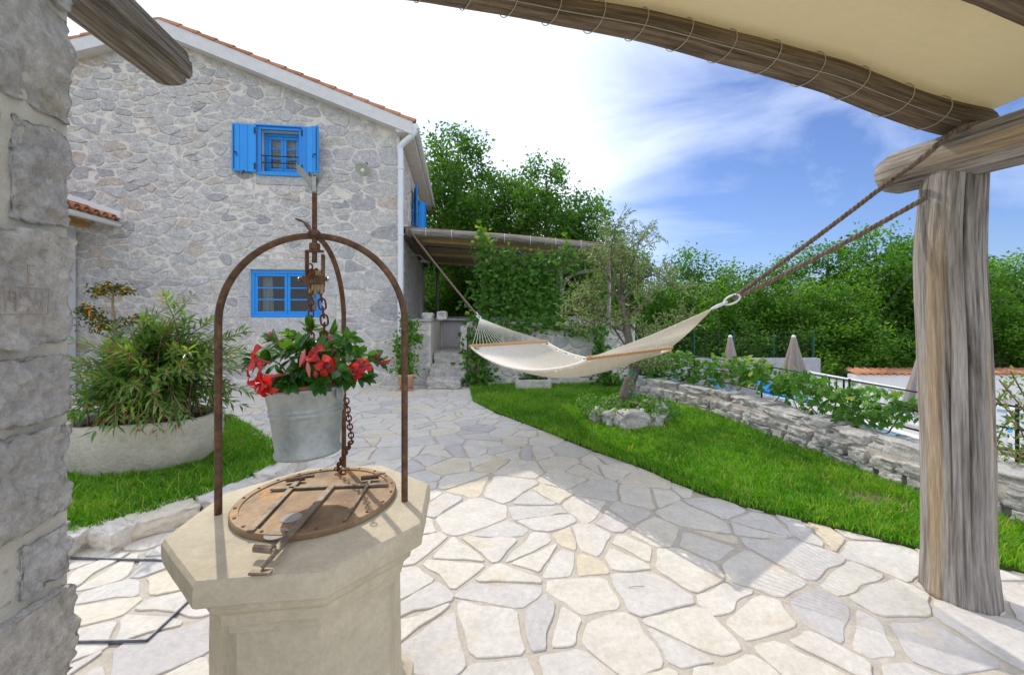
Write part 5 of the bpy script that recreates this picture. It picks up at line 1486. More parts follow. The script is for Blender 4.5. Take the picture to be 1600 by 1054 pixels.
bt = [(1, 735, 396, 16.8, 1.2, .3), (1, 800, 380, 17.5, 1.2, 1.2), (2, 985, 392, 20.5, 1.15, .2), (0, 1078, 388, 19.0, .95, 1.0), (1, 1150, 412, 18.0, 1.1, 2.0), (0, 1222, 402, 20.5, 1.0, 3.0), (2, 1292, 380, 19.0, 1.1, 4.2), (0, 1368, 352, 17.0, .95, 5.0), (2, 1440, 372, 17.5, 1.05, 1.7), (1, 1508, 400, 19.0, 1.15, 2.6), (0, 1585, 396, 17.0, .95, 3.4), (1, 1668, 405, 16.5, 1.1, .6), (1, 1120, 436, 16.2, 1.15, 4.4), (1, 1250, 440, 16.3, 1.2, 5.5), (1, 1330, 446, 15.6, 1.2, .9), (1, 1430, 448, 16.4, 1.25, 2.2), (1, 1030, 440, 16.6, 1.2, 3.9), (1, 940, 430, 17.2, 1.2, 1.5), (1, 1560, 450, 15.4, 1.2, 1.1), (2, 890, 408, 21.0, 1.2, 2.8), (1, 1740, 420, 17, 1.2, 2), (1, 772, 432, 16.5, 1.2, 2.9), (1, 830, 436, 16.5, 1.2, .7), (1, 724, 430, 16.7, 1.1, 5.1), (0, 1830, 400, 16.5, 1.0, 1.4), (2, 1960, 405, 16, 1.2, .3), (0, 2100, 395, 15.5, 1.0, 4.4), (1, 2240, 400, 15, 1.2, 2.2)]
for (k, px, top, y, sx, rot) in bt:
    if px < 895: put_tree(k, px, top, y, 'bush tree glimpsed behind the reed pergola and its creeper', -1.32, sx, rot, 'trees behind the pergola')
    elif px == 1368: put_tree(k, px, top, y, 'tallest tree of the green belt, standing right beside the timber post', -1.32, sx, rot, m_row)
    elif top > 428: put_tree(k, px, top, y, 'low spreading bush tree at the foot of the green belt beyond the pool', -1.32, sx, rot, 'low front trees of the green belt')
    else: put_tree(k, px, top, y, 'tall bushy light green tree in the dense belt beyond the pool', -1.32, sx, rot, m_row)

def blobs(r, L):
    """L: (px, py, y, rx_px, ry_px, depth, n): leaf positions in ellipsoids"""
    P = []
    for (px, py, y, rx, ry, dp, n) in L:
        q = r.standard_normal((n, 3)) * .55
        c = W(px, py, y); P.append(c + q * A3(rx / F * y, dp, ry / F * y))
    return np.vstack(P)
def palmate(r, P, nrm, L, nl=5):
    n = len(P); nrm = unit_rows(nrm); d = rand_unit(r, n); d[:, 2] -= .7; d = unit_rows(d - nrm * (d * nrm).sum(1)[:, None]); s = np.cross(nrm, d)
    out = []
    for k in range(nl):
        a = (k - (nl - 1) / 2) * (2.3 / (nl - 1)); q = .75 + .25 * math.cos(a)
        out.append((P, d * math.cos(a) + s * math.sin(a), nrm, L * q))
    return [np.concatenate([o[j] for o in out]) for j in range(4)]
def creeper(name, parent, P, out, L, r, nl=5, tone0=.42, tmod=None):
    n = len(P); nr = unit_rows(rand_unit(r, n) * .75 + out); LL = L * r.uniform(.7, 1.2, n)
    t = tone0 + r.standard_normal(n) * .17
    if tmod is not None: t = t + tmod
    p, d, nn, l = palmate(r, P, nr, LL, nl)
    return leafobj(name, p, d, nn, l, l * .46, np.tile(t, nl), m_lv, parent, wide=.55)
# creeper on the pergola
r = np.random.default_rng(51)
pv = thing('pergola_creeper', 'green creeper climbing the pergola post and hanging over the garden wall', 'creeper', W(755, 608, 8.5))
L = [(750, 590, 8.5, 20, 22, .14, 130), (748, 550, 8.5, 24, 28, .16, 190), (755, 515, 8.55, 28, 26, .18, 190), (765, 470, 8.85, 34, 34, .22, 260), (762, 425, 8.95, 26, 34, .22, 180), (757, 385, 8.95, 17, 22, .15, 90), (752, 362, 8.95, 8, 12, .1, 26),
     (800, 440, 9.0, 34, 30, .25, 260), (840, 430, 9.1, 36, 30, .25, 250), (815, 480, 8.9, 42, 30, .22, 300), (865, 470, 9.0, 28, 36, .25, 200), (850, 505, 8.6, 44, 12, .16, 170), (905, 516, 8.55, 24, 10, .12, 70), (800, 512, 8.6, 30, 16, .15, 120),
     (880, 408, 9.3, 32, 20, .2, 150), (830, 405, 9.2, 34, 12, .2, 90), (885, 385, 9.3, 6, 14, .08, 22), (925, 402, 9.5, 26, 10, .15, 70), (790, 400, 9.0, 20, 14, .18, 70)]
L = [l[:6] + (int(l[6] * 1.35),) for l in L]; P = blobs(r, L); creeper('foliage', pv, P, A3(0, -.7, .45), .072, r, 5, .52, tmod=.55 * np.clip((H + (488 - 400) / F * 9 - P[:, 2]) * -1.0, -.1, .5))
mb = MB(); mb.tube(smooth_path([A3(-.66, 8.5, 0), W(748, 550, 8.5), W(760, 470, 8.95), W(752, 400, 9.05), W(757, 366, 9.0)], 20), np.linspace(.035, .012, 20), 7); mb.tube(smooth_path([W(760, 440, 9.0), W(820, 400, 9.1), W(890, 400, 9.4), W(950, 395, 9.65)], 20), .014, 6); mb.tube(smooth_path([W(755, 500, 8.7), W(820, 510, 8.62), W(910, 515, 8.6)], 14), .014, 6); mb.build('stem', m_twig, pv, True)
pv2 = thing('wall_creeper', 'narrow creeper hanging down the garden wall left of the gnarled tree', 'creeper', W(940, 604, 8.55))
L = [(940, 400, 9.6, 16, 16, .12, 60), (935, 440, 9.2, 10, 20, .12, 50), (934, 480, 8.8, 10, 20, .12, 60), (936, 520, 8.5, 14, 16, .12, 90), (938, 548, 8.5, 13, 12, .1, 70), (945, 590, 8.45, 22, 16, .16, 120), (960, 596, 8.4, 14, 10, .14, 60)]
creeper('foliage', pv2, blobs(r, L), A3(0, -.7, .45), .075, r, tone0=.46)
mb = MB(); mb.tube(smooth_path([W(945, 606, 8.5), W(938, 540, 8.55), W(933, 480, 8.8), W(938, 398, 9.65)], 16), .016, 6); mb.build('stem', m_twig, pv2, True)
# creeper along the iron fence
fv = thing('fence_creeper', 'bright green creeper draped along the black iron fence above the low wall', 'creeper', on_wall(2.5, .45, .18))
n = 1350; s = r.uniform(.05, s_at_px(1425, .45), n); s = s[(vnoise(np.c_[s * 2.6, s * 0, s * 0 + 3]) > -.75)]; n = len(s)
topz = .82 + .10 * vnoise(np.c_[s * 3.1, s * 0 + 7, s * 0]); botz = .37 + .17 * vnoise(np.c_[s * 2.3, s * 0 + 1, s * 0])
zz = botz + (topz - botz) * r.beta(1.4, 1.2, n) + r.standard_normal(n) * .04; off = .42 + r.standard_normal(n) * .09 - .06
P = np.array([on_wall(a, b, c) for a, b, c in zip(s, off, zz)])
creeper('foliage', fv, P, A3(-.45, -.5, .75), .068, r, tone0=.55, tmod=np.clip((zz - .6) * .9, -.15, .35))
for q in range(7):
    a = r.uniform(.2, 4.0); mb = MB(); mb.tube(smooth_path([on_wall(a + .5 * t, .45 + r.normal() * .03, .30 + .4 * math.sin(t * 2 + q) ** 2) for t in np.linspace(0, 2.2, 7) if a + .5 * t < al[-1]], 20), .007, 5); mb.build('stem', m_twig, fv, True)
# sparse rose bush beyond the post
rb = thing('sparse_rose_bush', 'thin twiggy bush with small reddish leaves on the fence behind the timber post', 'bush', on_wall(s_at_px(1580, .45), .55, .1))
P = []
mb = MB()
for k in range(14):
    b0_ = on_wall(s_at_px(1590, .45) + r.uniform(-.25, .25), .52 + r.normal() * .05, .12); e = W(r.uniform(1548, 1640), r.uniform(565, 730), r.uniform(2.95, 3.5)); m_ = (b0_ + e) / 2 + A3(0, 0, .15)
    pa_ = smooth_path([b0_, m_, e], 14); mb.tube(pa_, .005, 5); P += [pa_[j] + r.normal(size=3) * .025 for j in range(3, 14) for _ in range(4)]
mb.build('stem', m_twig, rb, True); P = np.array(P); n = len(P)
leafobj('foliage', P, rand_unit(r, n), rand_unit(r, n) + A3(0, -.4, .7), .045, .022, r.uniform(.3, 1, n), leafmat('rose_leaf', [(0, (.06, .14, .02)), (.6, (.16, .24, .04)), (.85, (.25, .28, .07)), (1, (.40, .16, .12))], .3), rb)

# --- gnarled olive tree in its ring of stones
TB = A3(1.70, 6.1, 0)
ot = thing('olive_tree', 'gnarled slender tree with sparse grey green leaves in a ring of rocks', 'tree', TB)
tp = [TB + A3(-.05, 0, -.05), W(975, 628, 6.1), W(983, 600, 6.1), W(990, 575, 6.1), W(982, 530, 6.1), W(975, 490, 6.12), W(970, 455, 6.15)]
def gnarl(a, L_, Lt):
    sh = a.shape; a = a.ravel(); l = L_.ravel()
    return (.20 * fbm(np.c_[np.cos(a + l * 1.5) * 1.5, np.sin(a + l * 1.5) * 1.5, l * 3], 3) + .10 * fbm(np.c_[np.cos(a) * 5, np.sin(a) * 5, l * 5], 2)).reshape(sh)
mb = MB(); tpp = smooth_path(tp, 40); mb.tube(tpp, np.interp(np.linspace(0, 1, 40), [0, .15, .4, .7, 1], [.15, .11, .085, .055, .03]), 22, True, gnarl)
br = []
bl = [((978, 545), (1000, 575), (1035, 553)), ((972, 480), (950, 430), (930, 395)), ((970, 458), (985, 420), (1000, 375)), ((975, 500), (1010, 470), (1045, 430)), ((970, 460), (955, 400), (962, 352)), ((980, 520), (930, 500), (890, 520)), ((978, 540), (945, 495), (905, 460)), ((985, 550), (1030, 525), (1075, 500)), ((972, 470), (1015, 430), (1060, 455)), ((970, 465), (925, 450), (895, 490)), ((975, 490), (1000, 520), (1050, 525)), ((970, 455), (975, 400), (1020, 360))]
for k, b in enumerate(bl):
    y = 6.1; q = [W(p[0], p[1], 6.1 + (j * r.uniform(-.35, .35))) for j, p in enumerate(b)]
    pa_ = smooth_path(q, 12); mb.tube(pa_, np.linspace(.018, .005, 12), 6); br.append(pa_)
mb.build('trunk', m_bark, ot, True)
tw_ = MB(); P = []; Dd = []
for pa_ in br:
    for k in range(36):
        o_ = pa_[r.integers(3, 12)]; d = unit(rand_unit(r, 1)[0] * A3(1, .8, .8) + A3(0, 0, .45)); ln = r.uniform(.16, .42)
        q = [o_, o_ + d * ln * .5 + r.normal(size=3) * .015, o_ + d * ln + A3(0, 0, r.uniform(-.06, .06))]; tw_.tube(q, .0035, 4)
        for t in np.linspace(.25, 1, int(14 * ln / .3)): P.append(o_ + d * ln * t + r.normal(size=3) * .012); Dd.append(d)
tw_.build('twig', m_twig, ot, kind='stuff')
P = np.array(P); n = len(P); leafobj('crown', P, np.array(Dd) * .6 + rand_unit(r, n), rand_unit(r, n) + A3(0, -.2, .6), .068 * r.uniform(.7, 1.2, n), .019, .5 + .25 * r.standard_normal(n), m_lo, ot)
mb = MB(); mb.lathe([(.001, -.004), (.034, -.002), (.036, 0), (.0, .004)], W(986, 582, 5.99), 18, axis=(-.15, -1, .1)); mb.build('pruning_seal', pmat('green_wound_paint', (.02, .28, .22), rough=.6), ot)
mb = MB(); mb.tube(smooth_path([W(996, 520, 6.0), W(1000, 560, 6.0), W(996, 590, 6.0), W(988, 606, 5.98), W(984, 635, 5.98)], 20), .008, 6); mb.build('hose', pmat('green_hose', (.02, .16, .12), rough=.5), ot, True)
ring_l = ['low pitted boulder at the path end of the ring round the gnarled tree', 'mossy brownish rock in the ring round the gnarled tree', 'large pointed pale rock in front of the gnarled tree', 'small rounded rock beside the large pointed one below the gnarled tree', 'narrow upright white topped rock of the tree ring beside the low wall', 'grey rock half hidden in plants behind the gnarled trunk', 'flat grey rock of the tree ring behind the trunk towards the garden wall']
for k, (px, py, y, sx, sy, sz) in enumerate(((933, 648, 5.75, .20, .24, .24), (958, 656, 5.55, .30, .26, .24), (988, 662, 5.42, .46, .28, .30), (1022, 662, 5.52, .24, .24, .22), (1034, 648, 5.7, .16, .2, .30), (1010, 636, 6.55, .3, .26, .18), (955, 634, 6.5, .3, .26, .18))):
    c = A3((px - 800) / F * y, y, sz * .36); V, Fc = rock(c, (sx, sy, sz * 1.1), 840 + k, 14, .45, .22, (1, .2, 0), 1.7, .045)
    tag(obj('ring_rock', V, Fc, m_rough, None, True, sr.uniform(.4, 1)), ring_l[k], 'rock')
gc_ = thing('ground_cover', 'leafy bright green ground cover with tiny pink flowers round the tree foot', 'plant', A3(1.68, 6.0, .05))
mb = MB(); mb.lathe([(.58, -.06), (.50, .08), (.3, .14), (0, .16)], A3(1.68, 6.0, 0), 24); mb.build('soil_mound', m_dirt, gc_, True)
n = 2300; a = r.uniform(0, 2 * math.pi, n); q = np.sqrt(r.random(n)) * .64; P = np.c_[1.68 + q * np.cos(a) * 1.15, 5.98 + q * np.sin(a),   .11 + .15 * r.random(n) + .06 * (1 - q / .62) + .06 * vnoise(np.c_[a * 2, q * 9, q * 0])]
leafobj('foliage', P, rand_unit(r, n), rand_unit(r, n) * .7 + A3(0, -.4, .8), .05 * r.uniform(.6, 1.3, n), .030, .55 + .22 * r.standard_normal(n), m_sh, gc_)
n = 10; a = r.uniform(0, 6.28, n); P = np.c_[1.70 + .4 * np.cos(a) * r.random(n), 5.7 + .3 * np.sin(a) * r.random(n), .26 + .05 * r.random(n)]
leafobj('flower', np.repeat(P, 4, 0), rand_unit(r, n * 4), rand_unit(r, n * 4) + A3(0, -1, .3), .022, .018, r.random(n * 4), leafmat('pink_petal', [(0, (.55, .22, .42)), (1, (.70, .40, .58))], .2), gc_)
for k, (px, py) in enumerate(((935, 622), (962, 612), (925, 632), (1045, 640), (1060, 655))):
    pass

# --- stone planter with oleander
TC = A3(-3.56, 4.00, .083); tu = unit(A3(1, .30, 0)); tn = np.cross(A3(0, 0, 1), tu)
tr_ = thing('stone_planter', 'large oval planter hewn from pale limestone on the raised lawn', 'planter', TC)
def oval(prof, amp, sd, n=64):
    Vv = []
    for (f, z) in prof:
        for k in range(n):
            a = 2 * math.pi * k / n; ca, sa = math.cos(a), math.sin(a); e = 2 / 2.6
            Vv.append(TC + tu * .61 * f * np.sign(ca) * abs(ca) ** e + tn * .44 * f * np.sign(sa) * abs(sa) ** e + A3(0, 0, z))
    V = np.array(Vv); d = V - TC; d[:, 2] = 0
    V += unit_rows(d) * ((fbm(V * 5 + sd, 3) * amp) + fbm(V * 22 + sd, 2) * amp * .3)[:, None]; V[:, 2] += fbm(V * 5 + 20, 2) * amp * .7
    Fq = [(i * n + k, i * n + (k + 1) % n, (i + 1) * n + (k + 1) % n, (i + 1) * n + k) for i in range(len(prof) - 1) for k in range(n)]
    return V, Fq + [tuple((len(prof) - 1) * n + k for k in range(n)), tuple(range(n))[::-1]]
V, Fq = oval([(.78, -.05), (.84, .0), (.93, .10), (.97, .2), (1.0, .32), (1.01, .42), (1.0, .455), (.97, .47), (.90, .47), (.87, .45), (.86, .38)], .022, 3); obj('trough', V, Fq, m_trough, tr_, True)
V, Fq = oval([(.87, .37), (.87, .395), (.5, .42), (.1, .43)], .015, 9); obj('soil', V, Fq, m_dirt, tr_, True)
ol_ = thing('oleander_bush', 'oleander bush with narrow leaves spilling over the stone planter', 'bush', TC + A3(0, 0, .4))
r = np.random.default_rng(77); mb = MB(); P = []; Dd = []; NN = []; LL = []; TT = []
ends = []
for k in range(150):
    a = r.uniform(0, 2 * math.pi); q = r.random() ** .5
    x = -3.50 + .92 * q * math.cos(a) + (.12 if r.random() < .3 else 0); y = 4.0 + .60 * q * math.sin(a)
    z = 1.00 + .30 * (1 - q) + r.normal() * .14 + .12 * (x + 3.5) - (.32 if r.random() < .25 * q + .1 else 0)
    ends.append(A3(x, y, z))
for px, py in ((300, 462), (280, 470), (312, 490), (330, 500), (290, 500), (265, 505), (340, 520), (255, 520)): ends.append(W(px, py, 4.15 + r.normal() * .2))
for px, py in ((365, 545), (372, 575), (362, 605), (350, 630), (375, 560)): ends.append(W(px, py, 4.0 + r.normal() * .25))
for px, py in ((120, 650), (150, 672), (180, 664), (215, 668), (245, 670), (275, 662), (130, 620), (165, 645), (200, 648), (230, 655), (260, 650), (290, 648), (140, 635), (190, 630)): ends.append(W(px, py, 3.5 + r.normal() * .05))
for e in ends:
    b = TC + tu * (r.normal() * .18) + tn * (r.normal() * .10) + A3(0, 0, .38)
    hor = e - b; m_ = b + hor * A3(.35, .35, .62) + A3(0, 0, .10 + (.25 if e[2] < .75 else 0)); pa_ = smooth_path([b, m_, e], 26)
    mb.tube(pa_[::3], np.linspace(.009, .004, len(pa_[::3])), 5)
    T = unit_rows(np.gradient(pa_, axis=0)); pale = r.random() < .55
    for j in range(6, 26):
        if r.random() < .40: continue
        t = T[j]; X = unit(np.cross(t, A3(.3, .2, 1))); Y = np.cross(t, X); ph = j * 1.05 + r.random()
        for w in range(3):
            an_ = ph + w * 2.094; o_ = X * math.cos(an_) + Y * math.sin(an_); f = (j - 6) / 19
            d = unit(o_ * (1.0 - .35 * f) + t * (.40 + .5 * f) + A3(0, 0, -.28 + .25 * f)); P.append(pa_[j]); Dd.append(d); NN.append(unit(np.cross(np.cross(d, A3(0, 0, 1) + o_ * .3), d) + 1e-6)); LL.append(r.uniform(.14, .22) * (1 - .40 * f))
            TT.append(.50 + .18 * r.normal() + (.42 * f ** 2 if pale else .1 * f))
    if r.random() < .45:
        for w in range(7):
            P.append(pa_[-1] + T[-1] * .02 * r.random()); d = unit(T[-1] + r.normal(size=3) * .5); Dd.append(d); NN.append(rand_unit(r, 1)[0]); LL.append(.035); TT.append(1.0)
mb.build('stem', pmat('oleander_stem', (.24, .17, .09), mott=(20, .8, 1.15), rough=.8), ol_, True)
P, Dd, NN, LL, TT = map(np.array, (P, Dd, NN, LL, TT)); TT = np.where(TT < .995, np.clip(TT, 0, .9), 1)
leafobj('foliage', P, Dd, NN, LL, np.where(TT > .99, .012, .024 + .006 * r.random(len(P))), TT, m_ol, ol_, fold=.22, wide=.5)

# --- small citrus tree against the gable
ct = thing('citrus_tree', 'small espaliered citrus tree with orange fruit before the gable wall', 'tree', G(180, 600))
cy = 7.1
mb = MB(); mb.tube(smooth_path([A3((181 - 800) / F * cy, cy, 0), W(181, 520, cy), W(176, 480, cy), W(177, 452, cy)], 16), np.linspace(.028, .014, 16), 7)
for q in (((178, 470), (165, 462), (150, 456)), ((177, 462), (190, 456), (202, 452)), ((179, 512), (160, 505), (135, 486)), ((180, 515), (205, 505), (232, 494)), ((180, 518), (165, 515), (150, 512))): mb.tube(smooth_path([W(*p, cy) for p in q], 8), .010, 5)
mb.build('trunk', pmat('citrus_bark', (.30, .22, .12), rough=.9), ct, True)
pads = [(172, 450, cy, 20, 8, .16, 220), (155, 456, cy, 14, 6, .12, 110), (195, 455, cy, 14, 6, .12, 110), (135, 484, cy, 14, 6, .12, 120), (148, 496, cy, 18, 9, .15, 160), (165, 510, cy, 24, 9, .16, 220), (208, 502, cy, 18, 7, .14, 140), (228, 496, cy, 16, 6, .12, 120)]
P = blobs(r, pads); n = len(P); leafobj('foliage', P, rand_unit(r, n), rand_unit(r, n) + A3(0, -.5, .9), .07, .032, .4 + .2 * r.standard_normal(n), leafmat('citrus_leaf', [(0, (.06, .08, .012)), (.5, (.11, .13, .02)), (1, (.18, .19, .03))], .25), ct)
mb = MB(); Pf = blobs(r, [(a, b, c - .08, d, e, f, 9) for a, b, c, d, e, f, g in pads])
for p in Pf: mb.lathe([(0, -.018), (.013, -.012), (.018, 0), (.013, .012), (0, .018)], p, 7)
mb.build('fruit', pmat('orange_peel', (.72, .30, .02), rough=.5), ct, True, kind='stuff')
cpot = thing('citrus_pot', 'plain clay pot of the citrus tree behind the oleander', 'flower pot', A3((181 - 800) / F * cy, cy, 0))
mb = MB(); mb.lathe([(0, 0.0), (.14, 0), (.19, .30), (.21, .31), (.21, .36), (.18, .36), (.17, .31), (0, .31)], A3((181 - 800) / F * cy, cy, 0), 24); mb.build('pot', m_pot, cpot, True)

# --- terracotta pot at the house corner
PPx = G(632, 611); PPx[1] += .14
tpot = thing('terracotta_pot', 'pale terracotta pot on a saucer at the foot of the downspout', 'flower pot', PPx)
mb = MB(); mb.lathe([(0, .035), (.115, .035), (.165, .27), (.172, .275), (.172, .325), (.155, .325), (.15, .28), (0, .285)], PPx, 28); mb.build('pot', m_pot, tpot, True)
mb = MB(); mb.lathe([(0, .0), (.14, 0), (.165, .035), (.155, .038), (.13, .012), (0, .012)], PPx, 28); mb.build('saucer', m_pot, tpot, True)
ps = thing('potted_climber', 'light green leafy climber growing from the terracotta pot up the house corner', 'plant', PPx + A3(0, 0, .28))
yb = PPx[1]
P = blobs(r, [(633, 578, yb, 16, 10, .1, 240), (636, 560, yb + .05, 15, 12, .1, 220), (628, 545, yb + .1, 10, 12, .1, 130), (638, 530, yb + .1, 16, 12, .1, 220), (640, 510, yb + .15, 13, 12, .1, 180), (632, 497, yb + .15, 7, 8, .08, 70), (652, 528, yb + .1, 8, 6, .08, 70), (620, 540, yb + .05, 6, 10, .06, 50)]); n = len(P)
leafobj('foliage', P, rand_unit(r, n), rand_unit(r, n) + A3(0, -.5, .7), .075, .052, .6 + .2 * r.standard_normal(n), m_sh, ps)
mb = MB()
for k in range(4): mb.tube(smooth_path([PPx + A3(.02 * k - .03, 0, .28), W(632 + 3 * k, 550, yb + .05), W(636 + 2 * k, 505, yb + .12)], 12), .006, 5)
mb.build('stem', m_twig, ps, True)

# --- small stone trough with shrub before the garden wall
sx0 = G(834, 612); V, Fc = rock(A3(sx0[0], 8.22, .10), (.72, .30, .24), 911, 9, .94, .035, (1, .03, 0))
stt = thing('stone_trough', 'short rectangular trough of grey stone at the foot of the garden wall', 'trough', A3(sx0[0], 8.22, 0))
obj('trough', V, Fc, m_rough, stt, True, .9)
mb = MB(); mb.box(A3(sx0[0], 8.22, .215), (.58, .18, .02)); mb.build('soil', m_dirt, stt)
shb = thing('trough_shrub', 'small dark green needle leaved shrub growing in the stone trough', 'shrub', A3(sx0[0], 8.22, .21))
P = []; Dd = []
for k in range(70):
    o_ = A3(sx0[0] + r.uniform(-.2, .2), 8.22 + r.uniform(-.06, .06), .20); d = unit(A3(r.normal() * .7, r.normal() * .35 - .1, 1)); ln = r.uniform(.2, .42)
    for t in np.linspace(.1, 1, 14): P.append(o_ + d * ln * t + A3(0, 0, -.06 * t * t)); Dd.append(d + rand_unit(r, 1)[0] * .9)
P = np.array(P); n = len(P); leafobj('foliage', P, np.array(Dd), rand_unit(r, n) + A3(0, -.3, .6), .05, .014, .25 + .2 * r.standard_normal(n), m_sh, shb)

# ================================================================== mandevilla in the bucket: every leaf a piece
md = thing('red_flowering_plant', 'glossy leaved plant with red trumpet flowers in the hanging bucket', 'plant', BK + bax * .24)
def leaf_proto(sd, curl):
    Vv = [(0, 0, 0)]; rows_ = [(.10, .45), (.28, .88), (.50, 1.0), (.70, .84), (.88, .45)]
    for (t, w) in rows_:
        for s_ in (-1, 0, 1): Vv.append((t, s_ * w * .25, -curl * t * t + (.10 * abs(s_) * w)))
    Vv.append((1, 0, -curl))
    Fc = [(0, 2, 1), (0, 3, 2)]
    for i in range(4):
        b = 1 + 3 * i; Fc += [(b, b + 1, b + 4, b + 3), (b + 1, b + 2, b + 5, b + 4)]
    Fc += [(13, 14, 16), (14, 15, 16)]
    return np.array(Vv), Fc
LP = []
for k in range(9):
    V, Fc = leaf_proto(k, .05 + .12 * (k % 3)); me = mesh('leaf', V, Fc, True, .12 + .11 * k); me.materials.append(m_md); LP.append(me)
r = np.random.default_rng(99)
def place(me, p, d, nrm, L, name, parent, wd=1.0):
    d = unit(d); nrm = unit(nrm - d * (nrm @ d)); s_ = np.cross(nrm, d)
    o = bpy.data.objects.new(name, me); COL.objects.link(o); o.parent = parent
    M = Matrix(((d[0] * L, s_[0] * L * wd, nrm[0] * L, p[0]), (d[1] * L, s_[1] * L * wd, nrm[1] * L, p[1]), (d[2] * L, s_[2] * L * wd, nrm[2] * L, p[2]), (0, 0, 0, 1)))
    l = LOC[parent]; o.matrix_basis = Matrix.Translation(-Vector(l)) @ M
    return o
bc = BK + bax * .25
mb = MB(); heads = [(485, 508, 1.52), (425, 533, 1.50), (395, 565, 1.46), (455, 545, 1.44), (545, 528, 1.52), (515, 540, 1.46), (575, 555, 1.50), (592, 565, 1.52), (470, 575, 1.40), (535, 580, 1.40), (440, 590, 1.40), (500, 600, 1.385), (560, 590, 1.44), (415, 550, 1.58), (500, 550, 1.62), (560, 550, 1.62), (455, 525, 1.56), (520, 520, 1.58), (570, 590, 1.47), (450, 600, 1.39), (480, 540, 1.48), (540, 560, 1.45), (490, 570, 1.38)]
cnt = 0
for (px, py, y) in heads:
    e = W(px, py, y); b = bc + A3(r.normal() * .04, r.normal() * .04, -.01); m_ = b + (e - b) * A3(.45, .45, .65) + A3(0, 0, .03)
    pa_ = smooth_path([b, m_, e], 12); mb.tube(pa_, np.linspace(.0035, .002, 12), 5); T = unit_rows(np.gradient(pa_, axis=0))
    for j in (5, 7, 8, 9, 10, 11, 11):
        for w in (0, 1):
            if cnt >= 290: break
            t = T[j]; X = unit(np.cross(t, A3(.2, .3, 1) + r.normal(size=3) * .3)); a = j * 1.6 + w * math.pi + r.normal() * .35; Y = np.cross(t, X); o_ = X * math.cos(a) + Y * math.sin(a); f = (j - 5) / 6
            d = o_ * (1 - .35 * f) + t * (.35 + .6 * f) + A3(0, 0, -.15); nr = t + A3(0, -.35, .8) + r.normal(size=3) * .25
            ti = int(np.clip(r.normal(2.6 + 3.2 * f * (py < 560), 1.6), 0, 8)); place(LP[ti], pa_[j], d, nr, r.uniform(.050, .076) * (1 - .35 * f * (j == 11)), 'leaf', md); cnt += 1
mb.build('stem', pmat('green_stem', (.10, .16, .04), rough=.6), md, True)
m_red = leafmat('red_petal', [(0, (.45, .012, .012)), (.6, (.68, .025, .02)), (1, (.78, .10, .08))], .35, .45, (1.0, .6, .6))
m_bud = leafmat('pink_bud', [(0, (.42, .03, .05)), (1, (.65, .20, .20))], .15, .4, (1, .7, .7))
def flower(px, py, y, face, size=.045, tube=.05):
    c = W(px, py, y); f = unit(face); X = unit(np.cross(f, A3(.1, .2, 1))); Y = np.cross(f, X)
    root = None
    mbt = MB(); mbt.tube([c - f * tube, c - f * tube * .45, c - f * .01, c], [.003, .007, .011, .016], 10, False); tub = mbt.build('flower', m_bud, md, True)
    for k in range(5):
        a = k * 2 * math.pi / 5; o_ = X * math.cos(a) + Y * math.sin(a); s_ = -X * math.sin(a) + Y * math.cos(a); Vv = []
        for (t, w) in ((0, .3), (.45, .75), (.8, .62), (1.0, .18)):
            for q in (-1, 0, 1): Vv.append(c + o_ * (.012 + size * t) + s_ * q * w * size * .78 + f * (.012 * math.sin(t * 2.6) - .012 * t * t + .006 * abs(q)) + s_ * .25 * size * t)
        Fc = [(3 * i + q, 3 * i + q + 1, 3 * i + q + 4, 3 * i + q + 3) for i in range(3) for q in range(2)]
        obj('petal', Vv, Fc, m_red, tub, True, r.uniform(.2, 1))
for a in ((398, 562, 1.40, (-.7, -.5, .25), .046, .05), (412, 590, 1.36, (-.75, -.45, -.1), .048, .075), (403, 604, 1.37, (-.5, -.6, -.6), .03, .04), (418, 600, 1.36, (-.3, -.8, -.5), .03, .03), (490, 556, 1.40, (-.5, -.5, .7), .034, .05), (510, 570, 1.39, (.6, -.6, -.2), .026, .04), (556, 580, 1.43, (-.5, -.6, -.1), .024, .05), (566, 572, 1.45, (.5, -.6, .6), .022, .04)): flower(*a)
for (px, py, y, d, ln) in ((423, 524, 1.50, (.05, 0, 1), .028), (419, 530, 1.5, (-.2, 0, 1), .022), (437, 538, 1.46, (.1, -.1, 1), .03), (452, 541, 1.46, (0, 0, 1), .022), (472, 560, 1.36, (.35, -.1, 1), .06), (482, 578, 1.36, (-.1, -.1, 1), .05), (493, 585, 1.355, (.15, -.4, .6), .03), (515, 528, 1.50, (-.05, 0, 1), .03), (520, 545, 1.47, (.1, 0, 1), .04), (519, 534, 1.47, (.1, 0, 1), .025), (586, 553, 1.52, (.0, 0, 1), .03), (589, 556, 1.52, (.25, 0, 1), .025), (600, 565, 1.50, (1, -.1, .22), .055), (498, 542, 1.46, (-.1, 0, 1), .03)):
    c = W(px, py, y); d = unit(d); mb = MB(); mb.tube([c - d * ln * .5, c - d * ln * .2, c + d * ln * .15, c + d * ln * .4, c + d * ln * .55], [.002, .0055, .0075, .005, .0008], 9, True, tone=r.random()); mb.build('bud', m_bud, md, True)

# fallen twigs on the paving
for (px, py, an_, ln, w_) in ((995, 916, .1, .09, 'in the middle of the sunlit paving'), (250, 893, .5, .09, 'on the paving between the pillar and the well')):
    p = G(px, py, .007); d = A3(math.cos(an_), math.sin(an_), 0); mb = MB(); mb.tube(smooth_path([p - d * ln / 2, p + A3(0, .003, .001), p + d * ln / 2], 7), .0013, 5)
    tag(mb.build('dry_twig', m_twig, None, True), 'thin dry brown twig lying ' + w_, 'twig')

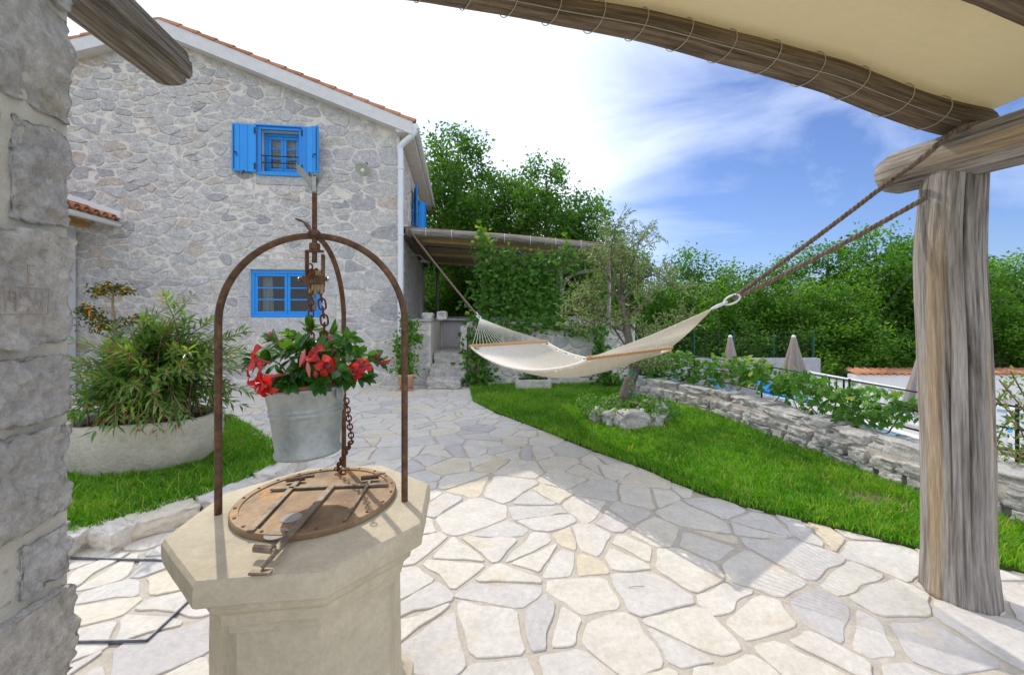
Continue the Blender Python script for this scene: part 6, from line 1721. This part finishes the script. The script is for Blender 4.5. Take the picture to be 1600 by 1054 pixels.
# ================================================================== pool terrace
m_pave = pmat('pool_paving', (.55, .52, .48), mott=(2, .88, 1.06), rough=.8, bump=(20, .2, .005))
m_water = bpy.data.materials.new('pool_water'); m_water.use_nodes = True
b_ = m_water.node_tree.nodes['Principled BSDF']; b_.inputs['Base Color'].default_value = (.03, .34, .70, 1); b_.inputs['Roughness'].default_value = .06; b_.inputs['Specular IOR Level'].default_value = .4
nn_ = m_water.node_tree.nodes.new('ShaderNodeTexNoise'); nn_.inputs['Scale'].default_value = 3.5; bb_ = m_water.node_tree.nodes.new('ShaderNodeBump'); bb_.inputs['Strength'].default_value = .25; bb_.inputs['Distance'].default_value = .05
m_water.node_tree.links.new(nn_.outputs['Fac'], bb_.inputs['Height']); m_water.node_tree.links.new(bb_.outputs[0], b_.inputs['Normal'])
PT = -1.24; X0, X1, YA, YB = 5.3, 8.9, 4.4, 10.2
mb = MB()
for (a, b, c, d) in ((3.2, X0, 1.0, 15.0), (X1, 22, 1.0, 15.0), (X0, X1, 1.0, YA), (X0, X1, YB, 15.0)): mb.box(((a + b) / 2, (c + d) / 2, PT - .03), (b - a, d - c, .06))
struct(mb.build('pool_deck', m_pave))
mb = MB(); mb.box(((X0 + X1) / 2, (YA + YB) / 2, PT - .09), (X1 - X0, YB - YA, .06)); struct(mb.build('pool_water', m_water))
cop = thing('pool_coping', 'white stone coping round the blue swimming pool', 'pool edge', ((X0 + X1) / 2, YA, PT))
for (a, b, c, d) in ((X0 - .18, X0 + .02, YA - .18, YB + .18), (X1 - .02, X1 + .18, YA - .18, YB + .18), (X0 + .02, X1 - .02, YA - .18, YA + .02), (X0 + .02, X1 - .02, YB - .02, YB + .18)):
    mb = MB(); mb.box(((a + b) / 2, (c + d) / 2, PT + .02), (b - a, d - c, .05), bevel=.01); mb.build('coping_stone', m_white, cop)
m_para = pmat('taupe_fabric', [(0, (.30, .24, .19)), (1, (.40, .33, .27))], mott=(12, .9, 1.06), rough=.95)
def parasol(px, top, y, label, rmax):
    x = (px - 800) / F * y; zt = H - (top - Y0) / F * y
    p = thing('closed_parasol', label, 'parasol', (x, y, PT), 'closed parasols by the pool'); Vv = []; n = 48; ln = zt - PT
    prof = [(.045, 0), (.06, .03), (.09, .2), (.16, .55), (.23, .9), (.27, 1.15), (.25, 1.32)]; Fq = []
    for (q, h) in prof:
        for k in range(n):
            a = 2 * math.pi * k / n; w = q * rmax * (1 + (.22 * math.cos(8 * a + h) + .08 * math.cos(3 * a + 2)) * min(1, h * 1.2))
            Vv.append((x + w * math.cos(a), y + w * math.sin(a), zt - .05 - h + (.06 * math.cos(8 * a) if h > 1.3 else 0)))
    Fq = [(i * n + k, (i + 1) * n + k, (i + 1) * n + (k + 1) % n, i * n + (k + 1) % n) for i in range(len(prof) - 1) for k in range(n)] + [tuple(range(n))]
    obj('canopy', Vv, Fq, m_para, p, True, r.random())
    mb = MB(); mb.tube([A3(x, y, PT), A3(x, y, zt)], .025, 10); mb.lathe([(.04, -.06), (.055, -.03), (.03, .01), (0, .02)], A3(x, y, zt), 12); mb.build('pole', m_whitem, p)
    mb = MB(); mb.box((x, y, PT + .04), (.5, .5, .08), bevel=.02); mb.build('base', m_grey, p)
parasol(1141, 524, 11.0, 'slim closed taupe parasol in front of the grey wall end near the hammock', .95)
parasol(1240, 524, 10.9, 'wider closed taupe parasol beside the white balustrade', 1.08)
parasol(1440, 545, 8.6, 'closed taupe parasol half hidden behind the timber post', 1.0)
m_sling = pmat('blue_sling', (.03, .30, .75), mott=(20, .9, 1.06), rough=.7)
def lounger(x, y, rz, label):
    t = thing('sun_lounger', label, 'sun lounger', (x, y, PT), 'blue sun loungers by the pool'); U = A3(math.cos(rz), math.sin(rz), 0); N = A3(-math.sin(rz), math.cos(rz), 0); o = A3(x, y, PT)
    mb = MB(); mb.box(o + U * .45 + A3(0, 0, .34), (1.2, .58, .03), U, N, .5, .01); mb.build('seat', m_sling, t)
    d = unit(-U * .75 + A3(0, 0, .66)); mb = MB(); mb.box(o - U * .15 + d * .36 + A3(0, 0, .34), (.72, .58, .03), d, N, .5, .01); mb.build('backrest', m_sling, t)
    for s_ in (-1, 1):
        mb = MB(); mb.tube([o - U * .18 + N * .32 * s_ + A3(0, 0, .33), o + U * 1.08 + N * .32 * s_ + A3(0, 0, .33)], .02, 8); mb.tube([o - U * .15 + N * .32 * s_ + A3(0, 0, .33), o - U * .15 + N * .32 * s_ + d * .74 + A3(0, 0, .02)], .02, 8); mb.build('side_rail', m_whitem, t)
        for q in (-.1, .95): mb = MB(); mb.tube([o + U * q + N * .32 * s_, o + U * q + N * .32 * s_ + A3(0, 0, .33)], .018, 8); mb.build('leg', m_whitem, t)
for (x, y, rz, w_) in ((5.0, 11.6, -1.2, 'beside the slim parasol'), (6.5, 11.9, -1.3, 'between the two parasols'), (7.9, 12.2, -1.2, 'next to the white balustrade'), (4.6, 9.2, -.2, 'close behind the creeper fence'), (10.6, 8.4, 2.6, 'outside the white balustrade'), (10.6, 7.0, 2.8, 'behind the timber post beyond the balustrade')): lounger(x, y, rz, 'blue slung white framed sun lounger ' + w_)
bal = thing('white_balustrade', 'white painted board balustrade running along the pool', 'balustrade', (9.35, 11, PT))
q0, q1 = A3(9.2, 13.2, PT), A3(9.62, 7.4, PT); bd_ = unit(q1 - q0); bn = np.cross(A3(0, 0, 1), bd_); bl_ = np.linalg.norm(q1 - q0)
for z, h in ((.93, .07), (.16, .06)): mb = MB(); mb.box((q0 + q1) / 2 + A3(0, 0, z), (bl_, .10 if z > .5 else .05, h), bd_, bn, .5, .008); mb.build('rail', m_white, bal)
for k in range(24): mb = MB(); mb.box(q0 + bd_ * (bl_ * (k + .5) / 24) + A3(0, 0, .54), (.15, .03, .70), bd_, bn, .5, .004); mb.build('board', m_white, bal)
for k in range(4): mb = MB(); mb.box(q0 + bd_ * (bl_ * k / 3) + A3(0, 0, .49), (.1, .1, .98), bd_, bn, .5, .008); mb.build('post', m_white, bal)
mb = MB(); mb.box((7.7, 14.0, -.63), (5.6, .25, 1.24), (1, .02, 0), (-.02, 1, 0), .5, .01); tag(mb.build('grey_wall', m_grey), 'plain grey rendered wall closing the pool deck before the trees', 'wall')
wf = thing('wire_fence', 'dark wire mesh fence with green posts above the grey wall', 'fence', (7, 14.4, PT))
m_green = pmat('green_post', (.02, .10, .06), rough=.5)
for k in range(5): mb = MB(); mb.tube([A3(5.0 + 1.4 * k, 14.4, PT), A3(5.0 + 1.4 * k, 14.4, .86)], .03, 8); mb.build('post', m_green, wf)
mb = MB()
for k in range(11): mb.tube([A3(5, 14.4, .84 - .15 * k), A3(10.6, 14.4, .84 - .15 * k)], .007, 4)
for k in range(38): mb.tube([A3(5 + .15 * k, 14.405, -.66), A3(5 + .15 * k, 14.405, .84)], .006, 4)
mb.build('mesh', m_iron, wf, kind='stuff')
ww = thing('tiled_wall', 'white rendered wall with terracotta tile coping beyond the timber post', 'wall', (15, 13.4, PT))
mb = MB(); mb.box((15.4, 13.4, -.86), (8.6, .3, .80), (1, 0, 0), (0, 1, 0)); mb.build('wall', m_white, ww)
for k in range(34):
    x = 11.25 + .25 * k; Vv = []; m = 7
    for (yy, rr_, zz_) in ((13.12, .125, -.47), (13.68, .115, -.36)):
        for q in range(m):
            a = math.pi * q / (m - 1)
            for th in (0, .02): Vv.append((x + (rr_ - th) * math.cos(a), yy, zz_ + (rr_ - th) * .75 * math.sin(a)))
    Fq = []
    for q in range(m - 1):
        o1, o2 = 2 * q, 2 * q + 2; q1_ = 2 * m
        Fq += [(o1, o2, o2 + q1_, o1 + q1_), (o1 + 1, o1 + 1 + q1_, o2 + 1 + q1_, o2 + 1), (o1 + q1_, o2 + q1_, o2 + 1 + q1_, o1 + 1 + q1_), (o1, o1 + 1, o2 + 1, o2)]
    obj('coping_tile', Vv, Fq, m_tile, ww, True, r.random())
